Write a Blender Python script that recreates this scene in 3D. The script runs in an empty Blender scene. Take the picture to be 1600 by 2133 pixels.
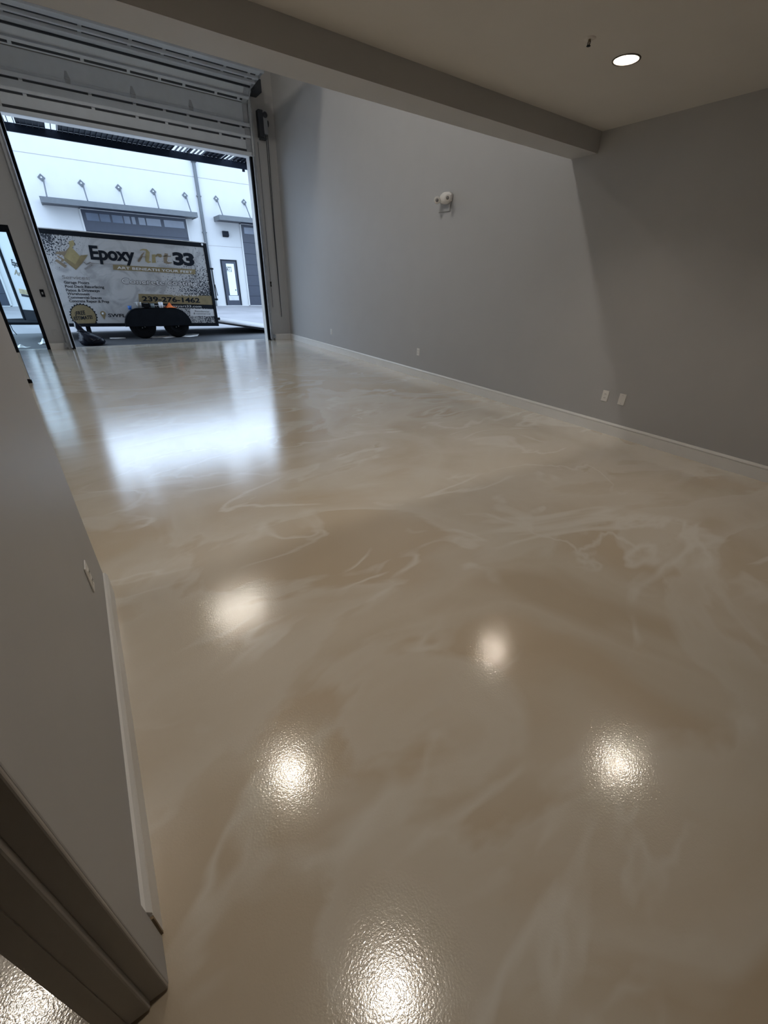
import bpy, bmesh, math, random
from mathutils import Vector, Matrix

random.seed(7)
S = bpy.context.scene
COL = S.collection

# ------------------------------------------------------------------ camera
CAM_H = 1.434
F_PX, CX, CY = 850.15, 800.0, 1066.5
YAW, PITCH, ROLL = (math.radians(a) for a in (34.649, -29.440, 1.838))
_f = Vector((math.sin(YAW) * math.cos(PITCH), math.cos(YAW) * math.cos(PITCH), math.sin(PITCH)))
_r = Vector((math.cos(YAW), -math.sin(YAW), 0))
_u = _r.cross(_f)
RIGHT = math.cos(ROLL) * _r + math.sin(ROLL) * _u
UP = -math.sin(ROLL) * _r + math.cos(ROLL) * _u
FWD = _f
cam_data = bpy.data.cameras.new('camera')
cam = bpy.data.objects.new('camera', cam_data)
COL.objects.link(cam)
cam_data.sensor_fit = 'HORIZONTAL'
cam_data.sensor_width = 36.0
cam_data.lens = F_PX / 1600.0 * 36.0
cam_data.clip_start = 0.02
cam_data.clip_end = 300
M = Matrix.Identity(4)
for i in range(3):
    M[i][0], M[i][1], M[i][2] = RIGHT[i], UP[i], -FWD[i]
M[2][3] = CAM_H
cam.matrix_world = M
S.camera = cam

# ------------------------------------------------------------------ world: flat overcast sky
W = bpy.data.worlds.new('overcast_sky')
S.world = W
W.use_nodes = True
wn, wl = W.node_tree.nodes, W.node_tree.links
wn.clear()
w_out = wn.new('ShaderNodeOutputWorld')
w_bg = wn.new('ShaderNodeBackground')
w_tc = wn.new('ShaderNodeTexCoord')
w_no = wn.new('ShaderNodeTexNoise')
w_no.inputs['Scale'].default_value = 2.0
w_no.inputs['Detail'].default_value = 4
w_cr = wn.new('ShaderNodeValToRGB')
w_cr.color_ramp.elements[0].color = (0.54, 0.73, 1.0, 1)
w_cr.color_ramp.elements[1].color = (0.64, 0.80, 1.0, 1)
wl.new(w_tc.outputs['Generated'], w_no.inputs['Vector'])
wl.new(w_no.outputs['Fac'], w_cr.inputs['Fac'])
wl.new(w_cr.outputs['Color'], w_bg.inputs['Color'])
w_bg.inputs['Strength'].default_value = 4.6
wl.new(w_bg.outputs['Background'], w_out.inputs['Surface'])

vs = S.view_settings
vs.view_transform = 'Standard'
vs.look = 'None'
vs.exposure = 0.0
vs.gamma = 1.0
vs.use_curve_mapping = False
DOWN_E = 330.0      # radiance of each recessed downlight lamp
BAY_E = 52.0        # radiance of each high-bay fixture's lens

# ------------------------------------------------------------------ pixel -> place (a pixel gives a ray, the plane gives the distance)
C0 = Vector((0, 0, CAM_H))
def ray(x, y):
    return RIGHT * ((x - CX) / F_PX) - UP * ((y - CY) / F_PX) + FWD
def onx(x, y, X):
    d = ray(x, y); return C0 + d * (X / d.x)
def ony(x, y, Y):
    d = ray(x, y); return C0 + d * (Y / d.y)
def onz(x, y, Z):
    d = ray(x, y); return C0 + d * ((Z - CAM_H) / d.z)

# ------------------------------------------------------------------ materials
MATS = {}
def mat(name, col, rough=0.6, metal=0.0, var=0.06, scale=6.0, spec=0.5, bump=0.0, bscale=80.0, coat=0.0):
    if name in MATS: return MATS[name]
    m = bpy.data.materials.new(name)
    m.use_nodes = True
    n, l = m.node_tree.nodes, m.node_tree.links
    p = n['Principled BSDF']
    tc = n.new('ShaderNodeTexCoord')
    no = n.new('ShaderNodeTexNoise')
    no.inputs['Scale'].default_value = scale
    no.inputs['Detail'].default_value = 5
    cr = n.new('ShaderNodeValToRGB')
    a, b = 1 - var, 1 + var
    cr.color_ramp.elements[0].position = 0.3
    cr.color_ramp.elements[1].position = 0.7
    cr.color_ramp.elements[0].color = (*[min(1, c * a) for c in col], 1)
    cr.color_ramp.elements[1].color = (*[min(1, c * b) for c in col], 1)
    l.new(tc.outputs['Object'], no.inputs['Vector'])
    l.new(no.outputs['Fac'], cr.inputs['Fac'])
    l.new(cr.outputs['Color'], p.inputs['Base Color'])
    p.inputs['Roughness'].default_value = rough
    p.inputs['Metallic'].default_value = metal
    p.inputs['Specular IOR Level'].default_value = spec
    p.inputs['Coat Weight'].default_value = coat
    if bump:
        bn = n.new('ShaderNodeTexNoise'); bn.inputs['Scale'].default_value = bscale
        bn.inputs['Detail'].default_value = 3
        bu = n.new('ShaderNodeBump'); bu.inputs['Strength'].default_value = bump
        bu.inputs['Distance'].default_value = 0.002
        l.new(tc.outputs['Object'], bn.inputs['Vector'])
        l.new(bn.outputs['Fac'], bu.inputs['Height'])
        l.new(bu.outputs['Normal'], p.inputs['Normal'])
    MATS[name] = m
    return m

def emit(name, col, strength):
    m = bpy.data.materials.new(name); m.use_nodes = True
    n, l = m.node_tree.nodes, m.node_tree.links
    p = n['Principled BSDF']
    p.inputs['Base Color'].default_value = (0.9, 0.88, 0.84, 1)
    p.inputs['Emission Color'].default_value = (*col, 1)
    p.inputs['Emission Strength'].default_value = strength
    return m

def glass(name, tint=(0.9, 0.96, 0.97)):
    m = bpy.data.materials.new(name); m.use_nodes = True
    n, l = m.node_tree.nodes, m.node_tree.links
    n.clear()
    o = n.new('ShaderNodeOutputMaterial'); mx = n.new('ShaderNodeMixShader')
    t = n.new('ShaderNodeBsdfTransparent'); t.inputs['Color'].default_value = (*tint, 1)
    g = n.new('ShaderNodeBsdfGlossy'); g.inputs['Roughness'].default_value = 0.02
    fr = n.new('ShaderNodeFresnel'); fr.inputs['IOR'].default_value = 1.45
    l.new(fr.outputs['Fac'], mx.inputs['Fac'])
    l.new(t.outputs['BSDF'], mx.inputs[1]); l.new(g.outputs['BSDF'], mx.inputs[2])
    l.new(mx.outputs['Shader'], o.inputs['Surface'])
    return m

def floor_material():
    m = bpy.data.materials.new('marbled_epoxy'); m.use_nodes = True
    n, l = m.node_tree.nodes, m.node_tree.links
    p = n['Principled BSDF']
    tc = n.new('ShaderNodeTexCoord')
    def mapping(rz, sc, loc=(0, 0, 0)):
        mp = n.new('ShaderNodeMapping')
        mp.inputs['Rotation'].default_value = (0, 0, math.radians(rz))
        mp.inputs['Scale'].default_value = sc
        mp.inputs['Location'].default_value = loc
        l.new(tc.outputs['Object'], mp.inputs['Vector']); return mp
    def noise(mp, scale, detail=6, dist=0.0, rough=0.5):
        t = n.new('ShaderNodeTexNoise')
        t.inputs['Scale'].default_value = scale; t.inputs['Detail'].default_value = detail
        t.inputs['Distortion'].default_value = dist; t.inputs['Roughness'].default_value = rough
        l.new(mp.outputs['Vector'], t.inputs['Vector']); return t
    def ramp(src, stops):
        r = n.new('ShaderNodeValToRGB')
        e = r.color_ramp.elements
        while len(e) < len(stops): e.new(0.5)
        for k, (pos, c) in zip(e, stops):
            k.position = pos; k.color = (*c, 1) if len(c) == 3 else c
        l.new(src, r.inputs['Fac']); return r
    def mix(fac, a, b):
        x = n.new('ShaderNodeMix'); x.data_type = 'RGBA'
        l.new(fac, x.inputs[0]); l.new(a, x.inputs[6])
        if isinstance(b, tuple): x.inputs[7].default_value = (*b, 1)
        else: l.new(b, x.inputs[7])
        return x.outputs[2]
    def math2(op, a, b):
        x = n.new('ShaderNodeMath'); x.operation = op
        for i, v in enumerate((a, b)):
            if isinstance(v, (int, float)): x.inputs[i].default_value = v
            else: l.new(v, x.inputs[i])
        return x.outputs[0]
    # broad pours of warm beige, grey beige and cream, with soft but readable borders
    big = noise(mapping(20, (1.0, 1.25, 1)), 0.62, 4, 1.0, 0.45)
    base = ramp(big.outputs['Fac'], [(0.32, (0.60, 0.495, 0.36)), (0.44, (0.635, 0.54, 0.41)), (0.50, (0.67, 0.595, 0.48)), (0.56, (0.70, 0.63, 0.52)), (0.68, (0.615, 0.525, 0.40))])
    two = noise(mapping(-35, (0.8, 1.5, 1), (4, 2, 0)), 0.62, 5, 1.2, 0.5)
    gf = ramp(two.outputs['Fac'], [(0.485, (0, 0, 0)), (0.515, (0.85, 0.85, 0.85)), (0.60, (0.4, 0.4, 0.4)), (0.72, (0, 0, 0))])
    c1 = mix(gf.outputs['Color'], base.outputs['Color'], (0.735, 0.68, 0.585))
    # thin pale wisps where two pours met: a band of the contour of a distorted noise, broken up
    def wisp(rz, sc, scale, loc, width, soft):
        t = noise(mapping(rz, sc, loc), scale, 4, 0.7, 0.46)
        d = math2('ABSOLUTE', math2('SUBTRACT', t.outputs['Fac'], 0.5), 0.0)
        r = ramp(d, [(0.0, (1, 1, 1)), (width, (0.75, 0.75, 0.75)), (width + soft, (0, 0, 0))])
        b = noise(mapping(rz + 50, (1, 1, 1), (loc[1], loc[0], 0)), 0.9, 3, 0.5)
        rb = ramp(b.outputs['Fac'], [(0.50, (0, 0, 0)), (0.58, (1, 1, 1))])
        return math2('MULTIPLY', r.outputs['Color'], rb.outputs['Color'])
    w1 = wisp(15, (0.8, 1.7, 1), 0.8, (1.3, 7.7, 0), 0.010, 0.018)
    w2 = wisp(-40, (0.8, 1.5, 1), 1.0, (9.1, 3.3, 0), 0.007, 0.014)
    c2 = mix(math2('MULTIPLY', w1, 0.8), c1, (0.82, 0.785, 0.71))
    c3 = mix(math2('MULTIPLY', w2, 0.7), c2, (0.81, 0.775, 0.70))
    l.new(c3, p.inputs['Base Color'])
    rn = noise(mapping(0, (1, 1, 1)), 2.5, 3)
    rr = ramp(rn.outputs['Fac'], [(0.3, (0.15, 0.15, 0.15)), (0.7, (0.18, 0.18, 0.18))])
    l.new(rr.outputs['Color'], p.inputs['Roughness'])
    # orange-peel of the clear coat
    op = noise(mapping(0, (1, 1, 1)), 190.0, 1)
    bu = n.new('ShaderNodeBump'); bu.inputs['Strength'].default_value = 0.26
    bu.inputs['Distance'].default_value = 0.001
    l.new(op.outputs['Fac'], bu.inputs['Height']); l.new(bu.outputs['Normal'], p.inputs['Normal'])
    p.inputs['IOR'].default_value = 1.5
    p.inputs['Coat Weight'].default_value = 1.0
    p.inputs['Coat Roughness'].default_value = 0.10
    p.inputs['Coat IOR'].default_value = 1.5
    l.new(bu.outputs['Normal'], p.inputs['Coat Normal'])
    return m

def panel_print_material():
    """printed wrap on the trailer side: marble grey with black flake clusters in two corners"""
    m = bpy.data.materials.new('printed_wrap'); m.use_nodes = True
    n, l = m.node_tree.nodes, m.node_tree.links
    p = n['Principled BSDF']
    tc = n.new('ShaderNodeTexCoord')
    sx = n.new('ShaderNodeSeparateXYZ'); l.new(tc.outputs['Generated'], sx.inputs[0])
    def mth(op, a, b=0.0, c=None):
        x = n.new('ShaderNodeMath'); x.operation = op
        for i, v in enumerate((a, b) if c is None else (a, b, c)):
            if isinstance(v, (int, float)): x.inputs[i].default_value = v
            else: l.new(v, x.inputs[i])
        return x.outputs[0]
    def dist(u, v, su, sv):
        a = mth('MULTIPLY', mth('SUBTRACT', sx.outputs['X'], u), su)
        b = mth('MULTIPLY', mth('SUBTRACT', sx.outputs['Z'], v), sv)
        return mth('SQRT', mth('ADD', mth('MULTIPLY', a, a), mth('MULTIPLY', b, b)))
    d1 = dist(0.06, 1.0, 3.2, 1.6)
    d2 = dist(1.0, 0.28, 1.7, 0.95)
    dmin = mth('MINIMUM', d1, d2)
    no = n.new('ShaderNodeTexNoise'); no.inputs['Scale'].default_value = 33; no.inputs['Detail'].default_value = 3
    l.new(tc.outputs['Object'], no.inputs['Vector'])
    thr = mth('MULTIPLY_ADD', dmin, 0.42, 0.38)
    k = mth('MULTIPLY', mth('SUBTRACT', no.outputs['Fac'], thr), 22.0)
    ck = n.new('ShaderNodeClamp'); l.new(k, ck.inputs[0])
    # marble
    ms = n.new('ShaderNodeTexNoise'); ms.inputs['Scale'].default_value = 1.3; ms.inputs['Detail'].default_value = 6; ms.inputs['Distortion'].default_value = 2.5
    l.new(tc.outputs['Object'], ms.inputs['Vector'])
    cr = n.new('ShaderNodeValToRGB')
    e = cr.color_ramp.elements
    e[0].position = 0.36; e[0].color = (0.30, 0.30, 0.305, 1)
    e[1].position = 0.5; e[1].color = (0.42, 0.42, 0.425, 1)
    l.new(ms.outputs['Fac'], cr.inputs['Fac'])
    mx = n.new('ShaderNodeMix'); mx.data_type = 'RGBA'
    l.new(ck.outputs[0], mx.inputs[0]); l.new(cr.outputs['Color'], mx.inputs[6])
    mx.inputs[7].default_value = (0.012, 0.018, 0.03, 1)
    l.new(mx.outputs[2], p.inputs['Base Color'])
    p.inputs['Roughness'].default_value = 0.4
    return m

m_floor = floor_material()
m_wall = mat('grey_wall_paint', (0.46, 0.459, 0.462), 0.5, var=0.015, scale=3, bump=0.06, bscale=160)
m_ceil = mat('ceiling_paint', (0.58, 0.56, 0.53), 0.75, var=0.015, scale=3)
m_trim = mat('white_trim_paint', (0.84, 0.83, 0.81), 0.35, var=0.02)
m_jamb = mat('shaded_jamb_paint', (0.36, 0.335, 0.31), 0.4, var=0.03)  # base colour lowered to carry the shade on the jamb faces
m_raw = mat('raw_board_end', (0.30, 0.22, 0.14), 0.8, var=0.2, scale=40)
m_plate = mat('white_plastic', (0.80, 0.78, 0.75), 0.35, var=0.02)
m_slot = mat('dark_slot', (0.03, 0.03, 0.03), 0.6)
m_black = mat('black_metal', (0.008, 0.010, 0.014), 0.5, var=0.2, spec=0.10)
m_rubber = mat('black_rubber', (0.005, 0.005, 0.006), 0.8, var=0.3, scale=15, spec=0.12)
m_door = mat('grey_steel_door', (0.60, 0.645, 0.70), 0.45, var=0.04)
m_doordark = mat('dark_door_steel', (0.03, 0.035, 0.045), 0.6)  # dark steel of the door slots, brackets and hoist
m_galv = mat('galvanised_steel', (0.42, 0.44, 0.47), 0.4, metal=0.6, var=0.12, scale=12)
m_alu = mat('mill_aluminium', (0.72, 0.73, 0.74), 0.35, metal=0.5, var=0.05)
m_white = mat('white_stucco', (0.415, 0.415, 0.415), 0.8, var=0.02, scale=2)
m_awn = mat('grey_awning_metal', (0.066, 0.074, 0.083), 0.45, var=0.08)
m_navy = mat('navy_door_paint', (0.015, 0.021, 0.038), 0.45, var=0.08)
m_navyg = mat('tinted_window_glass', (0.08, 0.10, 0.14), 0.12, var=0.15, scale=1.5)
m_ground = mat('dark_ground', (0.038, 0.039, 0.043), 0.75, var=0.35, scale=30, bump=0.6, bscale=150)
m_pave = mat('light_pavement', (0.185, 0.18, 0.188), 0.8, var=0.16, scale=0.7)
m_canopy = mat('dark_canopy_metal', (0.007, 0.011, 0.021), 0.6, var=0.1, spec=0.2)
m_wrap = panel_print_material()
m_ink = mat('black_print', (0.007, 0.010, 0.016), 0.55, spec=0.15)
m_gold = mat('gold_print', (0.20, 0.155, 0.08), 0.45, var=0.12, scale=8)
m_gold2 = mat('pale_gold_print', (0.29, 0.235, 0.115), 0.45, var=0.15, scale=9)
m_bronze = mat('bronze_print', (0.20, 0.155, 0.105), 0.45, var=0.1, scale=8)
m_wprint = mat('white_print', (0.58, 0.58, 0.59), 0.45, var=0.02)
m_sprint = mat('silver_print', (0.40, 0.41, 0.43), 0.45, var=0.1)
m_gprint = mat('grey_print', (0.23, 0.22, 0.215), 0.45, var=0.1)
m_bag = mat('black_plastic_film', (0.006, 0.007, 0.013), 0.25, var=0.2, spec=0.2)
m_sheet = mat('crumpled_white_plastic', (0.72, 0.71, 0.69), 0.6, var=0.08, scale=20)
m_glass = glass('clear_glass')

# ------------------------------------------------------------------ mesh helpers
class MB:
    def __init__(s): s.v, s.f, s.sm = [], [], []
    def add(s, vs, fs, smooth=False):
        b = len(s.v); s.v += [Vector(x) for x in vs]
        for f in fs: s.f.append([b + i for i in f]); s.sm.append(smooth)
        return s
    def box(s, x0, x1, y0, y1, z0, z1):
        return s.add([(x, y, z) for z in (z0, z1) for y in (y0, y1) for x in (x0, x1)],
                     [(0, 2, 3, 1), (4, 5, 7, 6), (0, 1, 5, 4), (2, 6, 7, 3), (0, 4, 6, 2), (1, 3, 7, 5)])
    def prism(s, pts, d):
        """polygon (list of 3D points, any plane) extruded by vector d"""
        d = Vector(d); n = len(pts); p = [Vector(q) for q in pts]
        nn = Vector((0, 0, 0))
        for i in range(n): nn += p[i].cross(p[(i + 1) % n])
        if nn.dot(d) > 0: p.reverse()
        return s.add(p + [q + d for q in p], [tuple(range(n)), tuple(range(2 * n - 1, n - 1, -1))] +
                     [(i, i + n, (i + 1) % n + n, (i + 1) % n) for i in range(n)])
    def tube(s, pts, r, n=8, caps=True, closed=False):
        p = [Vector(q) for q in pts]; m = len(p); rr = r if isinstance(r, (list, tuple)) else [r] * m
        vs, fs = [], []
        ref = None
        for i in range(m):
            t = (p[min(i + 1, m - 1)] - p[max(i - 1, 0)]).normalized()
            if ref is None or abs(ref.dot(t)) > 0.95: ref = Vector((0, 0, 1)) if abs(t.z) < 0.9 else Vector((1, 0, 0))
            a = t.cross(ref).normalized(); b = a.cross(t).normalized(); ref = b
            for k in range(n):
                th = 2 * math.pi * k / n
                vs.append(p[i] + (a * math.cos(th) + b * math.sin(th)) * rr[i])
        for i in range(m - 1):
            for k in range(n):
                fs.append((i * n + k, i * n + (k + 1) % n, (i + 1) * n + (k + 1) % n, (i + 1) * n + k))
        s.add(vs, fs, True)
        if caps: s.add(vs[:n], [tuple(range(n - 1, -1, -1))]); s.add(vs[-n:], [tuple(range(n))])
        return s
    def lathe(s, prof, c, axis=(0, 0, 1), n=32, smooth=True):
        """prof = [(radius, height along axis)]"""
        c = Vector(c); ax = Vector(axis).normalized()
        a = ax.orthogonal().normalized(); b = ax.cross(a)
        vs, fs = [], []
        for r, h in prof:
            for k in range(n):
                th = 2 * math.pi * k / n
                vs.append(c + ax * h + (a * math.cos(th) + b * math.sin(th)) * r)
        for i in range(len(prof) - 1):
            for k in range(n):
                fs.append((i * n + k, i * n + (k + 1) % n, (i + 1) * n + (k + 1) % n, (i + 1) * n + k))
        return s.add(vs, fs, smooth)
    def loft(s, rings, smooth=True, caps=True):
        n = len(rings[0]); vs = [v for r in rings for v in r]; fs = []
        for i in range(len(rings) - 1):
            for k in range(n):
                fs.append((i * n + k, i * n + (k + 1) % n, (i + 1) * n + (k + 1) % n, (i + 1) * n + k))
        s.add(vs, fs, smooth)
        if caps: s.add(rings[0], [tuple(range(n - 1, -1, -1))]); s.add(rings[-1], [tuple(range(n))])
        return s
    def mesh(s, name, off=Vector((0, 0, 0))):
        me = bpy.data.meshes.new(name)
        me.from_pydata([tuple(v - off) for v in s.v], [], s.f)
        me.polygons.foreach_set('use_smooth', s.sm)
        me.validate(); me.update()
        return me

def props(o, label=None, cat=None, group=None, kind=None):
    if label: o['label'] = label
    if cat: o['category'] = cat
    if group: o['group'] = group
    if kind: o['kind'] = kind
    return o
def wloc(o):
    v = Vector((0, 0, 0))
    while o: v += o.location; o = o.parent
    return v
def obj(name, mb, m, parent=None, bevel=0.0, origin=None, **kw):
    """link ONE mesh object; vertices are given in world metres"""
    if origin is None:
        if parent: origin = wloc(parent)
        else:
            xs = [v.x for v in mb.v]; ys = [v.y for v in mb.v]; zs = [v.z for v in mb.v]
            origin = Vector(((min(xs) + max(xs)) / 2, (min(ys) + max(ys)) / 2, min(zs)))
    origin = Vector(origin)
    me = mb.mesh(name, origin)
    me.materials.append(m)
    o = bpy.data.objects.new(name, me); COL.objects.link(o)
    if parent: o.parent = parent; o.location = origin - wloc(parent)
    else: o.location = origin
    if bevel:
        b = o.modifiers.new('bevel', 'BEVEL'); b.width = bevel; b.segments = 2; b.limit_method = 'ANGLE'
    return props(o, **kw)
def empty(name, loc, **kw):
    o = bpy.data.objects.new(name, None); COL.objects.link(o); o.location = loc
    o.empty_display_size = 0.1
    return props(o, **kw)
def dup(o, loc, parent=None):
    c = o.copy(); COL.objects.link(c); c.parent = parent; c.location = loc
    return c
def copy_tree(root, loc, label=None):
    r = dup(root, loc)
    if label: r['label'] = label
    for ch in list(root.children):
        c = dup(ch, ch.location, r)
        for g in list(ch.children): dup(g, g.location, c)
    return r
def BX(*a): return MB().box(*a)

# ------------------------------------------------------------------ the room: fixed dimensions (metres, camera above the origin)
XR = 4.615            # right wall face
XL = -0.235           # left partition face
XB = -1.85            # left wall of the tall bay
YW0, YW1 = 11.42, 11.62   # wall with the overhead door
YBM0, YBM1 = 3.19, 3.48   # beam where the low ceiling stops
ZBM, ZC, ZH = 2.585, 2.75, 6.25
YF = -2.6             # wall behind the camera
DX0, DX1, DZ = -0.28, 3.98, 3.76   # overhead door opening
GX0, GX1, GZ1 = -1.70, -0.70, 2.145  # glazed entrance
GZ = -0.05            # ground outside
XN = -3.2             # left side of the neighbouring room
T = 0.14
st = dict(kind='structure')

obj('floor', BX(XN, XR, YF, YW1, -0.25, 0), m_floor, label='glossy marbled cream and beige epoxy floor', **st)
obj('wall_right', BX(XR, XR + T, YF - T, YW1, -0.25, ZH + T), m_wall, label='long plain grey painted wall on the right', **st)
wb = MB()
wb.box(XB - T, GX0, YW0, YW1, 0, ZH + T)
wb.box(GX0, GX1, YW0, YW1, GZ1, ZH + T)
wb.box(GX1, DX0, YW0, YW1, 0, ZH + T)
wb.box(DX0, DX1, YW0, YW1, DZ + 0.02, ZH + T)
wb.box(DX1, XR, YW0, YW1, 0, ZH + T)
obj('wall_back', wb, m_wall, label='grey end wall around the open overhead door', **st)
wl_ = MB()
JY = 0.493
wl_.box(XL - 0.10, XL, JY + 0.0, 2.10, 0, ZC)                 # partition beside the camera
wl_.box(XL - 0.10, XL, YF, -0.47, 0, ZC)
wl_.box(XL - 0.10, XL, -0.47, JY, 2.12, ZC)
wl_.box(XN, XL - 0.10, 1.99, 2.10, 0, ZC)                     # its return
obj('wall_left', wl_, m_wall, label='grey partition wall with a doorway beside the camera', **st)
obj('wall_left_bay', BX(XB - T, XB, 2.10, YW0, 0, ZH + T), m_wall, label='left side wall of the tall bay', **st)
obj('wall_front', BX(XN - T, XR, YF - T, YF, 0, ZC), m_wall, label='wall behind the camera', **st)
obj('wall_neighbour', BX(XN - T, XN, YF, 2.10, 0, ZC), m_wall, label='far wall of the room beyond the doorway', **st)
obj('ceiling', BX(XN - T, XR, YF - T, YBM0, ZC, ZC + 0.15), m_ceil, label='low taupe ceiling with recessed lights', **st)
obj('trim_1', BX(XB, XR, YBM0, YBM1, ZBM, ZC + 0.15), m_wall, label='dropped grey beam across the room', **st)
obj('wall_upper', BX(XB - T, XR, YBM1 - T, YBM1, ZC + 0.15, ZH + T), m_wall, label='upper grey wall above the beam', **st)
obj('ceiling_bay', BX(XB, XR, YBM1, YW0, ZH, ZH + T), m_ceil, label='high ceiling of the tall bay', **st)

# baseboards: flat board, shadow groove and rounded cap
def baseboard(name, p0, p1, nrm, label):
    p0, p1, nrm = Vector(p0), Vector(p1), Vector(nrm)
    root = obj(name, MB().prism([p0, p0 + nrm * 0.016, p0 + nrm * 0.016 + Vector((0, 0, 0.104)), p0 + Vector((0, 0, 0.104))], p1 - p0), m_trim, label=label, kind='structure')
    q = Vector((0, 0, 0.108))
    prof = [(0, 0), (0.016, 0), (0.0165, 0.008), (0.012, 0.018), (0.008, 0.026), (0, 0.026)]
    obj('cap_moulding', MB().prism([p0 + q + nrm * a + Vector((0, 0, b)) for a, b in prof], p1 - p0), m_trim, root)
    obj('groove', MB().prism([p0 + Vector((0, 0, 0.104)), p0 + nrm * 0.010 + Vector((0, 0, 0.104)), p0 + nrm * 0.010 + q, p0 + q], p1 - p0), m_trim, root)
    return root
baseboard('baseboard_right', (XR, YF, 0), (XR, YW0, 0), (-1, 0, 0), 'white moulded baseboard along the right wall')
baseboard('baseboard_back', (DX1 + 0.19, YW0, 0), (XR - 0.017, YW0, 0), (0, -1, 0), 'short white baseboard beside the overhead door')
bl = baseboard('baseboard_left', (XL, 0.598, 0), (XL, 2.10, 0), (1, 0, 0), 'white baseboard along the left partition')
obj('cut_end', BX(XL + 0.0005, XL + 0.0158, 0.592, 0.5985, 0.0, 0.100), m_raw, bl, label='raw brown cut end of the board')
obj('return_board', BX(XL - 0.8, XL - 0.004, 2.1005, 2.114, 0, 0.10), m_trim, bl)

# ---- door frame in the partition, bottom left of the picture
df = empty('door_3', (XL, JY, 0), label='painted door frame at the edge of the left partition', kind='structure')
obj('casing', BX(XL, XL + 0.012, JY - 0.0, 0.59, 0, 2.2), m_wall, df, bevel=0.003)
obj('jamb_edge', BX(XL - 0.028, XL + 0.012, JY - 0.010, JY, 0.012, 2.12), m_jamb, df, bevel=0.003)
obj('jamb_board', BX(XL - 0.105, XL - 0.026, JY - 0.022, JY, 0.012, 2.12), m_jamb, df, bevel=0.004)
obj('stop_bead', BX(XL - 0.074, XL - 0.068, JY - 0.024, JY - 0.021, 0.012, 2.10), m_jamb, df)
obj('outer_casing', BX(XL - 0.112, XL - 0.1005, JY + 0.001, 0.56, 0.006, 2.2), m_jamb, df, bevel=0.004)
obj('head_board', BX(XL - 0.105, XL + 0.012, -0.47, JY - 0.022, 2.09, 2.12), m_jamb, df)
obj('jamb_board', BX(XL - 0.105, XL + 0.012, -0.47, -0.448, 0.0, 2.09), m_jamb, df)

# ---- glazed entrance left of the overhead door
d2 = empty('door_2', ((GX0 + GX1) / 2, YW0, 0), label='black framed glass entrance left of the overhead door', kind='structure')
fr = 0.062
for a in (BX(GX1 - fr, GX1, YW0 + 0.02, YW0 + 0.12, 0, GZ1), BX(GX0, GX0 + fr, YW0 + 0.02, YW0 + 0.12, 0, GZ1)):
    obj('stile', a, m_black, d2, bevel=0.004)
obj('top_rail', BX(GX0 + fr, GX1 - fr, YW0 + 0.02, YW0 + 0.12, GZ1 - 0.11, GZ1), m_black, d2, bevel=0.004)
obj('glass_pane', BX(GX0 + fr, GX1 - fr, YW0 + 0.065, YW0 + 0.073, 0.0, GZ1 - 0.11), m_glass, d2)

# ---- dark leaf standing open, just past the partition corner
d4 = empty('door_4', (XB + 0.45, 7.92, 0), label='dark door leaf standing open past the partition corner', kind='structure')
lf = -0.853
obj('leaf', BX(XB, lf, 7.92, 7.965, 0.03, 2.12), m_black, d4, bevel=0.003)
obj('kick_plate', BX(XB + 0.05, lf - 0.001, 7.914, 7.9195, 0.06, 0.42), m_alu, d4)
obj('door_sweep', BX(XB + 0.01, lf + 0.012, 7.915, 7.97, 0.0, 0.045), m_rubber, d4)

# ------------------------------------------------------------------ overhead sectional door
YDR = 11.36
d1 = empty('door_1', ((DX0 + DX1) / 2, YDR, 3.78), label='grey sectional overhead door rolled up above its opening', kind='structure')
SL = lambda s, y: CAM_H + s * y        # height of a picture line at depth y
def slope(x, y): d = ray(x, y); return d.z / d.y
zJ, zH, zG, zF, zE, zD = (SL(slope(250, v), YDR) for v in (277.5, 268, 236, 209, 190.5, 151))
dxa, dxb = DX0 - 0.06, DX1 + 0.06
ZT = SL(slope(250, 108.5), YDR - 0.25)      # the sections lie flat on the horizontal tracks from here
prof = [(YDR, zJ + 0.005), (YDR, zF), (YDR, zD), (YDR - 0.25, ZT)] + [(YDR - 0.25 - 0.56 * k, ZT + 0.02 * k) for k in range(1, 5)]
secs = []
for i in range(len(prof) - 1):
    (ya, za), (yb, zb) = prof[i], prof[i + 1]
    t = Vector((0, yb - ya, zb - za)); ln = t.length; t.normalize()
    nrm = Vector((0, -t.z, t.y))        # into the room / downwards
    a = Vector((0, ya, za)) + t * 0.005; b = Vector((0, yb, zb)) - t * 0.005
    s_ = obj('door_section', MB().prism([(dxa, *(a).yz), (dxa, *(b).yz), (dxa, *(b - nrm * 0.035).yz), (dxa, *(a - nrm * 0.035).yz)], (dxb - dxa, 0, 0)), m_door, d1, bevel=0.004)
    secs.append((s_, a, b, t, nrm))
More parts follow.
